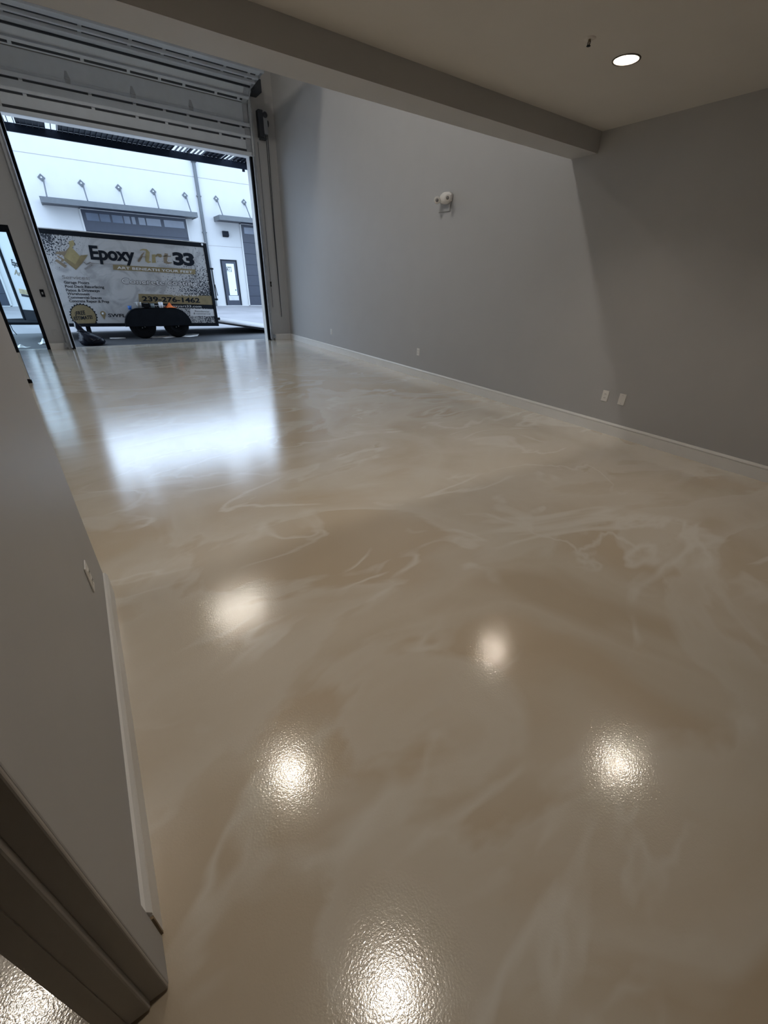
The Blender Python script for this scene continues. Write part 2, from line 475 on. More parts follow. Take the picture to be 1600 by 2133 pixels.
# horizontal rails: raised flange with a run of dark slots between the stiles
gaps_u = [0.0, 0.105, 0.335, 0.50, 0.62, 0.72, 0.86, 0.965, 1.0]
def rail(par, p, t, nrm, h, proud, slots=True, shade=m_door):
    q = Vector(p)
    obj('rail', MB().prism([(dxa + 0.02, *(q - t * h / 2).yz), (dxa + 0.02, *(q - t * h / 2 + nrm * proud).yz), (dxa + 0.02, *(q + t * h / 2 + nrm * proud).yz), (dxa + 0.02, *(q + t * h / 2).yz)], (dxb - dxa - 0.04, 0, 0)), shade, par, bevel=0.003)
    if slots:
        for u0, u1 in zip(gaps_u[:-1], gaps_u[1:]):
            xa = dxa + 0.05 + (dxb - dxa - 0.1) * u0 + 0.02; xb = dxa + 0.05 + (dxb - dxa - 0.1) * u1 - 0.035
            k = q + t * (h / 2 - 0.004) if t.y < -0.9 else q - t * (h / 2 + (0.030 if t.y > -0.3 else 0.068))
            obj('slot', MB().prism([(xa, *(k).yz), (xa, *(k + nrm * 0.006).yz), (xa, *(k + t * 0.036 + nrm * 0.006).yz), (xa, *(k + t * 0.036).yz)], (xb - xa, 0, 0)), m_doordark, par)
tz, ty = Vector((0, 0, 1)), Vector((0, -1, 0))
s0, s1, s2, s3 = secs[0][0], secs[1][0], secs[2][0], secs[3][0]
rail(s0, (0, YDR, zJ + 0.035), tz, ty, 0.07, 0.03, False)
obj('bottom_seal', BX(dxa + 0.02, dxb - 0.02, YDR - 0.008, YDR, zH - 0.03, zH + 0.045), m_doordark, s0)
rail(s0, (0, YDR, zG + 0.03), tz, ty, 0.045, 0.035)
rail(s1, (0, YDR, zF + 0.035), tz, ty, 0.055, 0.05)
obj('crease', BX(dxa + 0.16, dxb - 0.16, YDR - 0.006, YDR, zE - 0.006, zE + 0.006), m_door, s1)
rail(s2, secs[2][1] + secs[2][3] * 0.125, secs[2][3], secs[2][4], 0.05, 0.045)
def onsec(k, u): return secs[k][1].lerp(secs[k][2], u)
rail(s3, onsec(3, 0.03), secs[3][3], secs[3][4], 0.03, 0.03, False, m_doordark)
rail(s3, onsec(3, 0.55), secs[3][3], secs[3][4], 0.05, 0.05)
rail(s3, onsec(3, 0.93), secs[3][3], secs[3][4], 0.05, 0.05)
rail(secs[4][0], onsec(4, 0.5), secs[4][3], secs[4][4], 0.05, 0.05)
# end stiles
for k in range(3):
    _, a, b, t, nrm = secs[k]
    for x0, x1 in ((dxa + 0.01, dxa + 0.13), (dxb - 0.13, dxb - 0.01)):
        obj('end_stile', MB().prism([(x0, *a.yz), (x0, *(a + nrm * 0.012).yz), (x0, *(b + nrm * 0.012).yz), (x0, *b.yz)], (x1 - x0, 0, 0)), m_galv, secs[k][0])
# hinges: leaf plates with a knuckle
hz = zE + 0.01
hm = MB()
hm.prism([(-0.03, 0, -0.09), (0.03, 0, -0.09), (0.045, 0, 0), (0.015, 0, 0.10), (-0.015, 0, 0.10), (-0.045, 0, 0)], (0, -0.008, 0))
hm.tube([(-0.04, -0.014, 0), (0.04, -0.014, 0)], 0.012, 8)
h0 = None
for px in ((140, 165), (277, 198), (398, 224)):
    p = ony(*px, YDR); 
    if h0 is None:
        h0 = obj('hinge', MB().add([v + Vector((p.x, YDR, hz)) for v in hm.v], hm.f), m_galv, s1, origin=(p.x, YDR, hz))
    else: dup(h0, Vector((p.x, YDR, hz)) - wloc(s1), s1)
for px in (124, 267, 400):
    dup(h0, Vector((ony(px, 70, YDR).x, *(onsec(3, 0.7)).yz)) - wloc(s3), s3).rotation_euler = (math.radians(-88), 0, 0)
obj('rating_sticker', BX(ony(143, 172, YDR).x - 0.025, ony(143, 172, YDR).x + 0.03, YDR - 0.004, YDR - 0.001, zE - 0.11, zE - 0.03), m_plate, s1, label='small white sticker')
for k, (s_, a, b, t, nrm) in enumerate(secs[:3]):
    for x in (dxb - 0.01, dxa + 0.01):
        obj('roller', MB().tube([(x - 0.03, a.y - 0.03, a.z + 0.03), (x + 0.03, a.y - 0.03, a.z + 0.03)], 0.022, 10), m_galv, s_)
# tracks, jamb seals and lift cables
for sgn, xj in ((1, DX1), (-1, DX0)):
    x0 = xj + sgn * 0.055
    c = prof[3]
    path = [(x0, YDR - 0.035, 0.03), (x0, YDR - 0.035, zD - 0.08), (x0, YDR - 0.09, zD + 0.08), (x0, c[0] - 0.03, c[1] - 0.02), (x0, prof[4][0], prof[4][1]), (x0, prof[-1][0] - 0.2, prof[-1][1])]
    obj('track', MB().tube(path, 0.022, 6), m_galv, d1)
    obj('track_angle', BX(min(xj + sgn * 0.06, xj + sgn * 0.115), max(xj + sgn * 0.06, xj + sgn * 0.115), YDR - 0.03, YW0, 0.0, zD + 0.15), m_galv, d1, bevel=0.003)
    obj('jamb_seal', BX(min(xj - sgn * 0.012, xj + sgn * 0.035), max(xj - sgn * 0.012, xj + sgn * 0.035), YDR - 0.02, YW0 - 0.001, 0.0, zJ), m_rubber, d1)
    obj('lift_cable', MB().tube([(x0 + sgn * 0.03, YDR - 0.06, zD + 0.1), (x0 + sgn * 0.004, YDR - 0.075, zE), (x0, YDR - 0.07, zJ)], 0.007, 6), m_alu, d1)
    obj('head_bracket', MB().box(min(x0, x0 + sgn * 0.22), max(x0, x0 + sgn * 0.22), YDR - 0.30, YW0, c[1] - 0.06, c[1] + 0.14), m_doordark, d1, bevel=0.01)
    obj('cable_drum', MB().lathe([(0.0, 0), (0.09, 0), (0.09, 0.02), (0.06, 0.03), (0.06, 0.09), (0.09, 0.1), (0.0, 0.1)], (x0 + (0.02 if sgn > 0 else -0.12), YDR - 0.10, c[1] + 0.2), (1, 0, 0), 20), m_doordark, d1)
obj('torsion_shaft', MB().tube([(DX0 - 0.25, YDR - 0.10, prof[3][1] + 0.2), (DX1 + 0.35, YDR - 0.10, prof[3][1] + 0.2)], 0.016, 10), m_galv, d1)
# white painted reveal of the opening
ZRH = SL(slope(250, 283), YW1 + 0.01)
rv = empty('trim_2', ((DX0 + DX1) / 2, YW0 + 0.1, 0), label='white painted reveal of the overhead door opening', kind='structure')
obj('reveal_post', BX(DX1 - 0.012, DX1, YW0 + 0.005, YW1 + 0.01, 0, DZ), m_trim, rv)
obj('reveal_post', BX(DX0, DX0 + 0.012, YW0 + 0.005, YW1 + 0.01, 0, DZ), m_trim, rv)
obj('reveal_head', BX(DX0 + 0.012, DX1 - 0.012, YW0 + 0.005, YW1 + 0.01, ZRH, DZ + 0.03), m_trim, rv)

# ---- side operator with hanging chain and pull cord
op0 = ony(547, 258, 11.30)
op = empty('chain_hoist', (op0.x, YW0, op0.z - 0.2), label='dark chain hoist on the wall right of the overhead door', cat='hoist')
obj('housing', BX(op0.x - 0.09, op0.x + 0.015, YW0 - 0.16, YW0 - 0.002, op0.z - 0.22, op0.z + 0.22), m_doordark, op, bevel=0.012)
obj('cover', BX(op0.x + 0.0155, op0.x + 0.11, YW0 - 0.14, YW0 - 0.002, op0.z - 0.16, op0.z + 0.22), m_galv, op, bevel=0.012)
obj('foot_bracket', BX(op0.x - 0.06, op0.x + 0.07, YW0 - 0.12, YW0 - 0.002, op0.z - 0.255, op0.z - 0.221), m_doordark, op)
obj('chain_wheel', MB().lathe([(0.0, 0), (0.055, 0), (0.055, 0.03), (0.0, 0.03)], (op0.x + 0.11, YW0 - 0.07, op0.z + 0.03), (1, 0, 0), 20), m_doordark, op)
obj('cap', MB().lathe([(0.0, 0), (0.05, 0), (0.05, 0.02), (0.0, 0.025)], (op0.x + 0.06, YW0 - 0.139, op0.z + 0.15), (0, -1, 0), 20), m_doordark, op)
pe = ony(587, 660, YW0 - 0.05)
for dx in (-0.030, 0.012):
    obj('hand_chain', MB().tube([(op0.x + 0.11 + dx, YW0 - 0.05, op0.z), (pe.x + dx * 0.4, YW0 - 0.045, (op0.z + pe.z) / 2), (pe.x, YW0 - 0.04, pe.z)], 0.0075, 6), m_doordark, op)
pc = ony(569, 640, YW0 - 0.05)
cord = empty('pull_cord', (pc.x, YW0 - 0.04, pc.z), label='thin dark pull cord hanging beside the door track', cat='cord')
obj('line', MB().tube([(pc.x + 0.01, YW0 - 0.04, op0.z - 0.3), (pc.x, YW0 - 0.04, pc.z)], 0.005, 6), m_doordark, cord)
pk = ony(566.5, 592, YW0 - 0.05)
obj('toggle', MB().lathe([(0.0, -0.06), (0.018, -0.05), (0.012, 0), (0.02, 0.05), (0.0, 0.06)], (pc.x + 0.004, YW0 - 0.04, pk.z), (0, 0, 1), 10), m_rubber, cord)

# ------------------------------------------------------------------ wall plates, emergency light, sprinkler
def plate_x(name, px, label, face, kind, X=XR, sgn=-1):
    p = onx(*px, X)
    r = empty(name, (X, p.y, p.z), label=label, cat='wall plate', group='cover plates on the walls')
    x0, x1 = sorted((X, X + sgn * 0.006))
    obj('plate', BX(x0, x1, p.y - 0.036, p.y + 0.036, p.z - 0.058, p.z + 0.058), m_plate, r, bevel=0.004)
    xa, xb = sorted((X + sgn * 0.0058, X + sgn * 0.0085))
    if kind == 'duplex':
        for dz in (-0.02, 0.02):
            f = obj('socket', BX(xa, xb, p.y - 0.016, p.y + 0.016, p.z + dz - 0.014, p.z + dz + 0.014), m_plate, r, bevel=0.003)
            xc, xd = sorted((X + sgn * 0.0084, X + sgn * 0.0092))
            for dy in (-0.006, 0.006): obj('slot', BX(xc, xd, p.y + dy - 0.0012, p.y + dy + 0.0012, p.z + dz - 0.006, p.z + dz + 0.006), m_slot, f)
    else:
        for dz in (-0.042, 0.042):
            obj('screw', MB().lathe([(0, 0.002), (0.003, 0.002), (0.003, 0)], (X + sgn * 0.006, p.y, p.z + dz), (sgn, 0, 0), 10), m_galv, r)
    return r
plate_x('outlet', (1261, 824.5), 'white duplex outlet on right wall, left of the blank cover plate', 1, 'duplex')
plate_x('blank_cover', (1296, 832), 'blank white cover plate right beside the nearest outlet', 1, 'blank')
plate_x('outlet', (871.5, 733), 'white duplex outlet midway along the right wall', 1, 'duplex')
plate_x('outlet', (690.5, 691), 'small white outlet on right wall nearest the overhead door', 1, 'duplex')
q = onx(184, 1201, XL + 0.006)
plate_x('outlet', (184, 1201), 'white outlet on the left partition, seen edge-on', 1, 'duplex', XL, 1)
p = ony(88.5, 610.5, YW0)
r = empty('wall_button', (p.x, YW0, p.z), label='small black control button on the pier left of the overhead door', cat='switch')
obj('box', BX(p.x - 0.033, p.x + 0.033, YW0 - 0.03, YW0, p.z - 0.065, p.z + 0.065), m_black, r, bevel=0.006)
obj('button', BX(p.x - 0.012, p.x + 0.012, YW0 - 0.036, YW0 - 0.029, p.z - 0.02, p.z + 0.02), m_galv, r, bevel=0.003)
p = ony(114, 693, YW0)
r = empty('blank_cover', (p.x, YW0, p.z), label='pale blank cover plate low on the pier by the entrance', cat='wall plate')
obj('plate', BX(p.x - 0.045, p.x + 0.045, YW0 - 0.006, YW0, p.z - 0.06, p.z + 0.06), m_wall, r, bevel=0.003)
obj('screw', MB().lathe([(0, 0.002), (0.003, 0.002), (0.003, 0)], (p.x, YW0 - 0.006, p.z + 0.04), (0, -1, 0), 10), m_galv, r)
base_p = obj('baseboard_pier', BX(GX1 + 0.0, DX0 - 0.115, YW0 - 0.014, YW0 - 0.0005, 0, 0.12), m_trim, label='short pale baseboard on the pier beside the entrance', kind='structure')
pb = ony(137, 716, YW0 - 0.06)
obj('photo_eye', MB().box(pb.x - 0.03, pb.x + 0.03, YW0 - 0.10, YW0 - 0.016, 0.05, 0.13).tube([(pb.x, YW0 - 0.10, 0.09), (pb.x, YW0 - 0.115, 0.09)], 0.018, 10), m_galv, label='small safety sensor at the foot of the left door track', cat='sensor')
pb = Vector((DX1 + 0.15, YW0 - 0.06, 0.1))
obj('photo_eye', MB().box(pb.x - 0.03, pb.x + 0.03, YW0 - 0.10, YW0 - 0.016, 0.05, 0.13).tube([(pb.x, YW0 - 0.10, 0.09), (pb.x, YW0 - 0.115, 0.09)], 0.018, 10), m_galv, label='small safety sensor at the foot of the right door track', cat='sensor')

# emergency light: bowed housing, wall plate, two round heads
e0 = onx(928, 414, XR)
em = empty('emergency_light', (XR, e0.y, e0.z), label='white twin-head emergency light high on the right wall', cat='emergency light')
obj('back_plate', BX(XR - 0.012, XR, e0.y - 0.12, e0.y + 0.12, e0.z - 0.15, e0.z + 0.03), m_wall, em, bevel=0.006)
rings = []
for i in range(9):
    u = -1 + 2 * i / 8
    hw = 0.062 * math.sqrt(max(0.05, 1 - (u * 0.92) ** 2)) + 0.008
    dp = 0.075 * math.sqrt(max(0.05, 1 - (u * 0.85) ** 2))
    ring = [Vector((XR - 0.012 - dp * max(0, math.sin(math.pi * k / 8)) ** 0.6, e0.y - 0.045 + u * 0.115, e0.z - hw * math.cos(math.pi * k / 8))) for k in range(9)]
    rings.append(ring)
obj('housing', MB().loft(rings), m_plate, em)
for px in ((911.5, 416.5), (933.5, 411.5)):
    h = onx(*px, XR - 0.10)
    ax = Vector((-0.75, -0.62, -0.22)).normalized()
    hd = obj('lamp_head', MB().lathe([(0.0, -0.04), (0.028, -0.035), (0.040, 0), (0.043, 0.03), (0.038, 0.038), (0.022, 0.036), (0.0, 0.034)], h, ax, 24), m_plate, em)
    obj('lens', MB().lathe([(0.0, 0.037), (0.021, 0.0365), (0.021, 0.03)], h, ax, 20), m_gprint, hd)
    obj('arm', MB().tube([h - ax * 0.02, Vector((XR - 0.02, h.y + 0.02, h.z - 0.02))], 0.014, 8), m_plate, em)

sp = onz(1229, 80, ZC)
sk = empty('sprinkler', (sp.x, sp.y, ZC), label='small pendent sprinkler head in the ceiling beside the downlight', cat='sprinkler')
obj('escutcheon', MB().lathe([(0.0, -0.004), (0.032, -0.004), (0.036, 0)], (sp.x, sp.y, ZC), (0, 0, 1), 24), m_ceil, sk)
obj('body', MB().lathe([(0.007, 0), (0.007, -0.01), (0.003, -0.012), (0.003, -0.026), (0.0, -0.026)], (sp.x, sp.y, ZC - 0.004), (0, 0, 1), 12), m_bronze, sk)
obj('deflector', MB().lathe([(0.0, -0.028), (0.012, -0.027), (0.012, -0.030), (0.0, -0.031)], (sp.x, sp.y, ZC - 0.004), (0, 0, 1), 16), m_black, sk)
for s_ in (-1, 1):
    obj('frame_arm', MB().tube([(sp.x, sp.y + s_ * 0.008, ZC - 0.012), (sp.x, sp.y + s_ * 0.010, ZC - 0.022), (sp.x, sp.y + s_ * 0.003, ZC - 0.031)], 0.002, 6), m_black, sk)

# ------------------------------------------------------------------ lamps
m_lamp = emit('lamp_glow', (1.0, 0.88, 0.745), DOWN_E)
m_refl = mat('reflector_satin', (0.85, 0.82, 0.78), 0.35, var=0.02)
# the ceiling carries round cut-outs: cut them with a boolean so the cans are real recesses
def downlight(x, y, label):
    d = empty('downlight', (x, y, ZC), label=label, cat='ceiling light', group='recessed ceiling lights')
    obj('trim_ring', MB().lathe([(0.076, 0.0), (0.076, -0.004), (0.086, -0.004), (0.088, 0.0)], (x, y, ZC), (0, 0, 1), 40), mat('dark_trim_ring', (0.06, 0.05, 0.04), 0.5), d)
    obj('reflector', MB().lathe([(0.077, -0.002), (0.070, 0.04), (0.058, 0.09)], (x, y, ZC), (0, 0, 1), 40), m_refl, d)
    obj('lamp', MB().lathe([(0.058, 0.0), (0.0, 0.0)], (x, y, ZC + 0.088), (0, 0, -1), 32), m_lamp, d)
    return d
ceil = bpy.data.objects['ceiling']
DL = [(0.59, 0.58, 'recessed downlight nearest the doorway'), (3.40, 0.575, 'recessed downlight near the right wall, nearer the viewer'),
      (0.575, 2.30, 'recessed downlight above the left partition\'s end'), (3.41, 2.297, 'lit recessed downlight in the low ceiling near the beam'),
      (-1.43, 1.83, 'recessed downlight in the room beyond the doorway')]
cut = MB()
for x, y, lb in DL:
    downlight(x, y, lb)
# real holes: rebuild the ceiling as an upper slab plus a lower skin with round openings
bm = bmesh.new()
x0, x1, y0, y1 = XN - T, XR, YF - T, YBM0
outer = [bm.verts.new((x, y, ZC)) for x, y in ((x0, y0), (x1, y0), (x1, y1), (x0, y1))]
edges = [bm.edges.new((outer[i], outer[(i + 1) % 4])) for i in range(4)]
for x, y, _ in DL:
    ring = [bm.verts.new((x + 0.0765 * math.cos(2 * math.pi * k / 40), y + 0.0765 * math.sin(2 * math.pi * k / 40), ZC)) for k in range(40)]
    edges += [bm.edges.new((ring[k], ring[(k + 1) % 40])) for k in range(40)]
bmesh.ops.triangle_fill(bm, use_beauty=True, use_dissolve=False, edges=edges)
for f in bm.faces:
    if f.normal.z > 0: f.normal_flip()
top = [bm.verts.new((x, y, ZC + 0.15)) for x, y in ((x0, y0), (x1, y0), (x1, y1), (x0, y1))]
bm.faces.new(top)
for i in range(4): bm.faces.new((outer[i], outer[(i + 1) % 4], top[(i + 1) % 4], top[i]))
bmesh.ops.translate(bm, verts=bm.verts, vec=-ceil.location)
bm.to_mesh(ceil.data); bm.free()

def bay_light(x, y, label, m_bay):
    z = 6.0
    b = empty('high_bay_light', (x, y, z), label=label, cat='ceiling light', group='high bay lights')
    obj('housing', MB().prism([(x - 0.61, y - 0.16, z + 0.004), (x - 0.61, y + 0.16, z + 0.004), (x - 0.61, y + 0.13, z + 0.06), (x - 0.61, y - 0.13, z + 0.06)], (1.22, 0, 0)), m_trim, b)
    for s_ in (-1, 1):
        obj('lens', BX(x - 0.59, x + 0.59, y + s_ * 0.075 - 0.065, y + s_ * 0.075 + 0.065, z - 0.004, z + 0.003), m_bay, b)
        obj('hanger', MB().tube([(x + s_ * 0.45, y, z + 0.06), (x + s_ * 0.45, y, ZH)], 0.004, 6), m_galv, b)
bay_light(1.49, 8.50, 'linear high bay light nearer the overhead door', emit('dimmed_bay_lens_glow', (1.0, 0.92, 0.80), BAY_E * 0.65))
bay_light(1.49, 5.32, 'linear high bay light nearer the beam', emit('bay_lens_glow', (1.0, 0.95, 0.88), BAY_E * 1.35))

# ------------------------------------------------------------------ outside: ground
YT = 13.30      # near side of the trailer
YB = 27.1       # facade across the yard
obj('ground_apron', BX(-14, 20, YW1 - 0.0, 15.2, GZ - 0.3, GZ), m_ground, label='dark asphalt apron in front of the door', kind='structure')  # near strip of ground, darker than the yard behind it
obj('ground_yard', BX(-30, 40, 15.2, YB, GZ - 0.3, GZ), m_pave, label='pale pavement of the yard', kind='structure')

# ---- canopy over our own door
yc0, yc1 = YW1, 13.2
zf = SL(slope(300, 318.5), yc1)
cn = empty('entrance_canopy', (2.0, YW1, zf), label='dark slatted metal canopy above the overhead door outside', cat='canopy')
obj('fascia', BX(-1.2, 4.62, yc1, yc1 + 0.05, zf, zf + 0.14), m_canopy, cn, bevel=0.006)
for x in (-1.2, 4.57): obj('end_beam', BX(x, x + 0.05, yc0, yc1, zf, zf + 0.14), m_canopy, cn)
obj('fascia_bolt', MB().tube([(ony(508, 356, yc1).x, yc1 + 0.02, zf - 0.05), (ony(508, 356, yc1).x, yc1 + 0.02, zf)], 0.035, 10), m_canopy, cn)
zs = zf + 0.095
def cx(px, py): return onz(px, py, zs).x
opens = [(cx(8, 251), cx(32, 256)), (cx(94, 262), cx(121, 270)), (cx(360, 312), cx(393, 318)), (cx(398, 319), cx(425, 325)), (cx(464, 332), cx(486, 337))]
def is_open(x): return any(a - 0.05 < x < b + 0.05 for a, b in opens)
sl = None; x = -1.12
while x < 4.55:
    if sl is None: sl = obj('slat', BX(x - 0.006, x + 0.006, yc0 + 0.02, yc1, zs + 0.012, zs + 0.045), m_canopy, cn, origin=(x, yc0, zs))
    else: dup(sl, Vector((x, yc0, zs)) - wloc(cn), cn)
    x += 0.098
last = -1.15
for a, b in sorted(opens) + [(4.57, 4.57)]:
    obj('deck_sheet', BX(last, a, yc0, yc1, zs + 0.045, zs + 0.055), m_canopy, cn); last = b

# ------------------------------------------------------------------ facade across the yard
bd = empty('building', (5.0, YB, GZ), label='white stucco warehouse row across the yard', cat='building')
BW = BX(-20, 30, YB, YB + 6, GZ, 7.05)
obj('facade_wall', BW, m_white, bd)
def fb(px): return ony(*px, YB)
z1 = fb((270, 349)).z
obj('joint', BX(-20, 30, YB - 0.004, YB + 0.01, z1 - 0.012, z1 + 0.012), m_gprint, bd)
zj2 = fb((468, 513.5)).z
obj('joint', BX(fb((430, 511)).x, fb((505, 516)).x, YB - 0.004, YB + 0.01, zj2 - 0.01, zj2 + 0.01), m_gprint, bd)
xv = fb((228, 310)).x
obj('joint', BX(xv - 0.008, xv + 0.008, YB - 0.003, YB + 0.01, fb((238, 345)).z - 0.8, 7.0), m_sprint, bd)
# roller doors with a row of lights
def shop_door(x0, x1, ztop, panes):
    g = obj('roller_door', BX(x0, x1, YB - 0.02, YB + 0.05, GZ, ztop), m_navy, bd)
    obj('door_frame', MB().box(x0 - 0.07, x0, YB - 0.05, YB + 0.05, GZ, ztop + 0.06).box(x1, x1 + 0.07, YB - 0.05, YB + 0.05, GZ, ztop + 0.06).box(x0 - 0.07, x1 + 0.07, YB - 0.05, YB + 0.05, ztop, ztop + 0.06), m_white, g)
    z = GZ + 0.52
    while z < ztop - 0.4:
        obj('section_seam', BX(x0 + 0.01, x1 - 0.01, YB - 0.0215, YB - 0.019, z - 0.008, z + 0.008), m_ink, g); z += 0.53
    zb, zt = ztop - 0.42, ztop - 0.12
    for a, b in panes:
        obj('pane', BX(a, b, YB - 0.028, YB - 0.019, zb, zt), m_navyg, g, bevel=0.004)
gx0, gx1, gzt = fb((166, 432)).x, fb((386, 456)).x, fb((280, 446)).z
# the row of lights reads as unevenly split panes, as the photograph shows
zz = gzt - 0.27
cuts = [(180, 206), (208, 229), (233, 255), (257, 270), (273, 281), (287, 301), (303, 333), (339, 381)]
shop_door(gx0, gx1, gzt, [(fb((a, 452)).x, fb((b, 455)).x) for a, b in cuts])
g2 = fb((501, 467)).x
shop_door(g2, g2 + 4.5, gzt, [(g2 + 0.15 + k * 1.08, g2 + 1.1 + k * 1.08) for k in range(4)])
shop_door(fb((10, 605)).x - 4.5, fb((10, 605)).x, gzt, [(fb((10, 605)).x - 4.35 + k * 1.08, fb((10, 605)).x - 3.4 + k * 1.08) for k in range(4)])
# awnings hung from rods with square wall plates
def awning(x0, x1, plates, endcap=True):
    yo = YB - 1.15
    zt = ony(250, 425.5, yo).z
    a = obj('awning', MB().prism([(x0, YB, zt), (x0, yo, zt), (x0, yo, zt - 0.21), (x0, yo + 0.05, zt - 0.21), (x0, yo + 0.05, zt - 0.06), (x0, YB, zt - 0.06)], (x1 - x0, 0, 0)), m_awn, bd)
    for x in (x0, x1 - 0.05): obj('end_plate', BX(x, x + 0.05, yo + 0.05, YB, zt - 0.21, zt - 0.06), m_awn, a)
    obj('gutter_tray', BX(x0 + 0.05, x1 - 0.05, yo + 0.3, YB, zt - 0.19, zt - 0.15), m_navy, a)
    for (tx, ty_), (bx_, by_) in plates:
        t = fb((tx, ty_)); b = ony(bx_, by_, yo + 0.08)
        rd = obj('support_rod', MB().tube([(b.x, yo + 0.08, zt), (t.x + 0.05, YB - 0.03, t.z - 0.08)], 0.028, 8), m_awn, a)
        obj('wall_plate', MB().prism([(t.x + 0.14 * dx, YB - 0.03, t.z + 0.14 * dz) for dx, dz in ((0, 1), (1, 0), (0, -1), (-1, 0))], (0, 0.03, 0)), m_awn, rd)
        obj('wall_plate_bolt', MB().lathe([(0, 0.02), (0.035, 0.015), (0.035, 0)], (t.x, YB - 0.03, t.z), (0, -1, 0), 10), m_sprint, rd)
yo = YB - 1.15
awning(ony(82, 411, yo).x, ony(411, 442, yo).x, list(zip([(86, 370), (169, 382), (247, 391), (319, 399), (385, 407)], [(98, 411), (183, 419), (260, 427), (331, 434), (398, 441)])))
awning(ony(457, 449, yo).x, ony(457, 449, yo).x + 5.0, list(zip([(450, 414), (508, 421)], [(464, 448), (522, 454)])))
# downspout with straps
pd = fb((401, 345)).x
dsp = obj('downspout', BX(pd - 0.01, pd + 0.135, YB - 0.12, YB - 0.01, GZ, fb((400, 335)).z), m_awn, bd, bevel=0.01)
obj('leader_head', BX(pd - 0.06, pd + 0.185, YB - 0.18, YB, fb((400, 337)).z - 0.02, fb((400, 337)).z + 0.25), m_awn, dsp, bevel=0.02)
for px in ((407, 408), (422, 484)):
    obj('strap', BX(pd - 0.05, pd + 0.175, YB - 0.125, YB, fb(px).z - 0.02, fb(px).z + 0.02), m_awn, dsp)
# wall lamp
lc = fb((469, 488))
wlp = obj('wall_lamp', MB().prism([(lc.x - 0.15, YB, lc.z + 0.14), (lc.x - 0.15, YB - 0.16, lc.z + 0.14), (lc.x - 0.15, YB - 0.22, lc.z - 0.06), (lc.x - 0.15, YB - 0.10, lc.z - 0.13), (lc.x - 0.15, YB, lc.z - 0.13)], (0.30, 0, 0)), m_ink, bd, bevel=0.01)
# entrance 208
a, b = fb((458, 540)), fb((504, 636))
x0, x1, zt = a.x, a.x + 0.90, a.z
ed = obj('entry_door', BX(x0, x1, YB - 0.03, YB + 0.02, GZ, zt), m_navy, bd)
for A in (BX(x0, x0 + 0.07, YB - 0.045, YB - 0.028, GZ, zt), BX(x1 - 0.07, x1, YB - 0.045, YB - 0.028, GZ, zt), BX(x0 + 0.07, x1 - 0.07, YB - 0.045, YB - 0.028, zt - 0.07, zt)):
    obj('frame_bar', A, m_ink, ed)
gl, gr = fb((470, 549)), fb((494, 615))
obj('door_glass', BX(gl.x, gl.x + 0.43, YB - 0.036, YB - 0.029, gr.z, gl.z), mat('sky_coloured_glass', (0.55, 0.62, 0.70), 0.1, var=0.06, scale=1), ed, bevel=0.003)  # pale pane colour stands in for a reflection of the sky
ks = fb((483, 618))
obj('kick_plate', BX(gl.x - 0.08, gl.x + 0.48, YB - 0.036, YB - 0.029, gr.z - 0.26, gr.z - 0.02), m_sprint, ed)
obj('lock', MB().lathe([(0, 0.03), (0.03, 0.025), (0.03, 0)], (gl.x + 0.36, YB - 0.036, gr.z + 0.27), (0, -1, 0), 12), m_ink, ed)
npl = ony(477, 561, YB)
nb = obj('number_plate', BX(npl.x - 0.13, npl.x + 0.13, YB - 0.046, YB - 0.037, npl.z - 0.12, npl.z + 0.12), m_ink, ed, bevel=0.004)
obj('plinth', BX(-20, 30, YB - 0.05, YB, GZ, GZ + 0.03), m_white, bd)

# ------------------------------------------------------------------ lettering
DG = None
def text_mesh(s, bold=0.0, shear=0.0, space=1.0):
    cu = bpy.data.curves.new('lettering', 'FONT')
    cu.body = s; cu.size = 1.0; cu.offset = bold; cu.shear = shear; cu.space_character = space
    cu.resolution_u = 4
    o = bpy.data.objects.new('lettering', cu); COL.objects.link(o)
    dg = bpy.context.evaluated_depsgraph_get()
    me = bpy.data.meshes.new_from_object(o.evaluated_get(dg))
    vs = [v.co.copy() for v in me.vertices]; fs = [tuple(p.vertices) for p in me.polygons]
    bpy.data.objects.remove(o); bpy.data.curves.remove(cu); bpy.data.meshes.remove(me)
    return vs, fs
CAPH = max(v.y for v in text_mesh('H')[0])
def lettering(s, bl, br, tl, Y, depth, m, parent, bold=0.0, shear=0.0, space=1.0, plane=None, label=None, grow=0.0):
    """text whose baseline runs from pixel bl to pixel br and whose capitals reach pixel tl, on the plane y = Y"""
    P = plane or (lambda q: ony(*q, Y))
    a, b, c = P(bl), P(br), P(tl)
    vs, fs = text_mesh(s, bold, shear, space)
    mn, mxx = min(v.x for v in vs), max(v.x for v in vs)
    ex, ey = (b - a), (c - a)
    nrm = ex.cross(ey).normalized()
    ey = ey - ex.normalized() * ey.dot(ex.normalized()) * 0.6
    mb = MB()
    mb.add([a + ex * ((v.x - mn) / (mxx - mn)) + ey * (v.y / CAPH) + nrm * depth for v in vs], fs)
    return obj('lettering', mb, m, parent, label=label)
lettering('208', (473, 565.5), (481.5, 566), (473, 557), YB, 0.05, m_wprint, nb, 0.03)

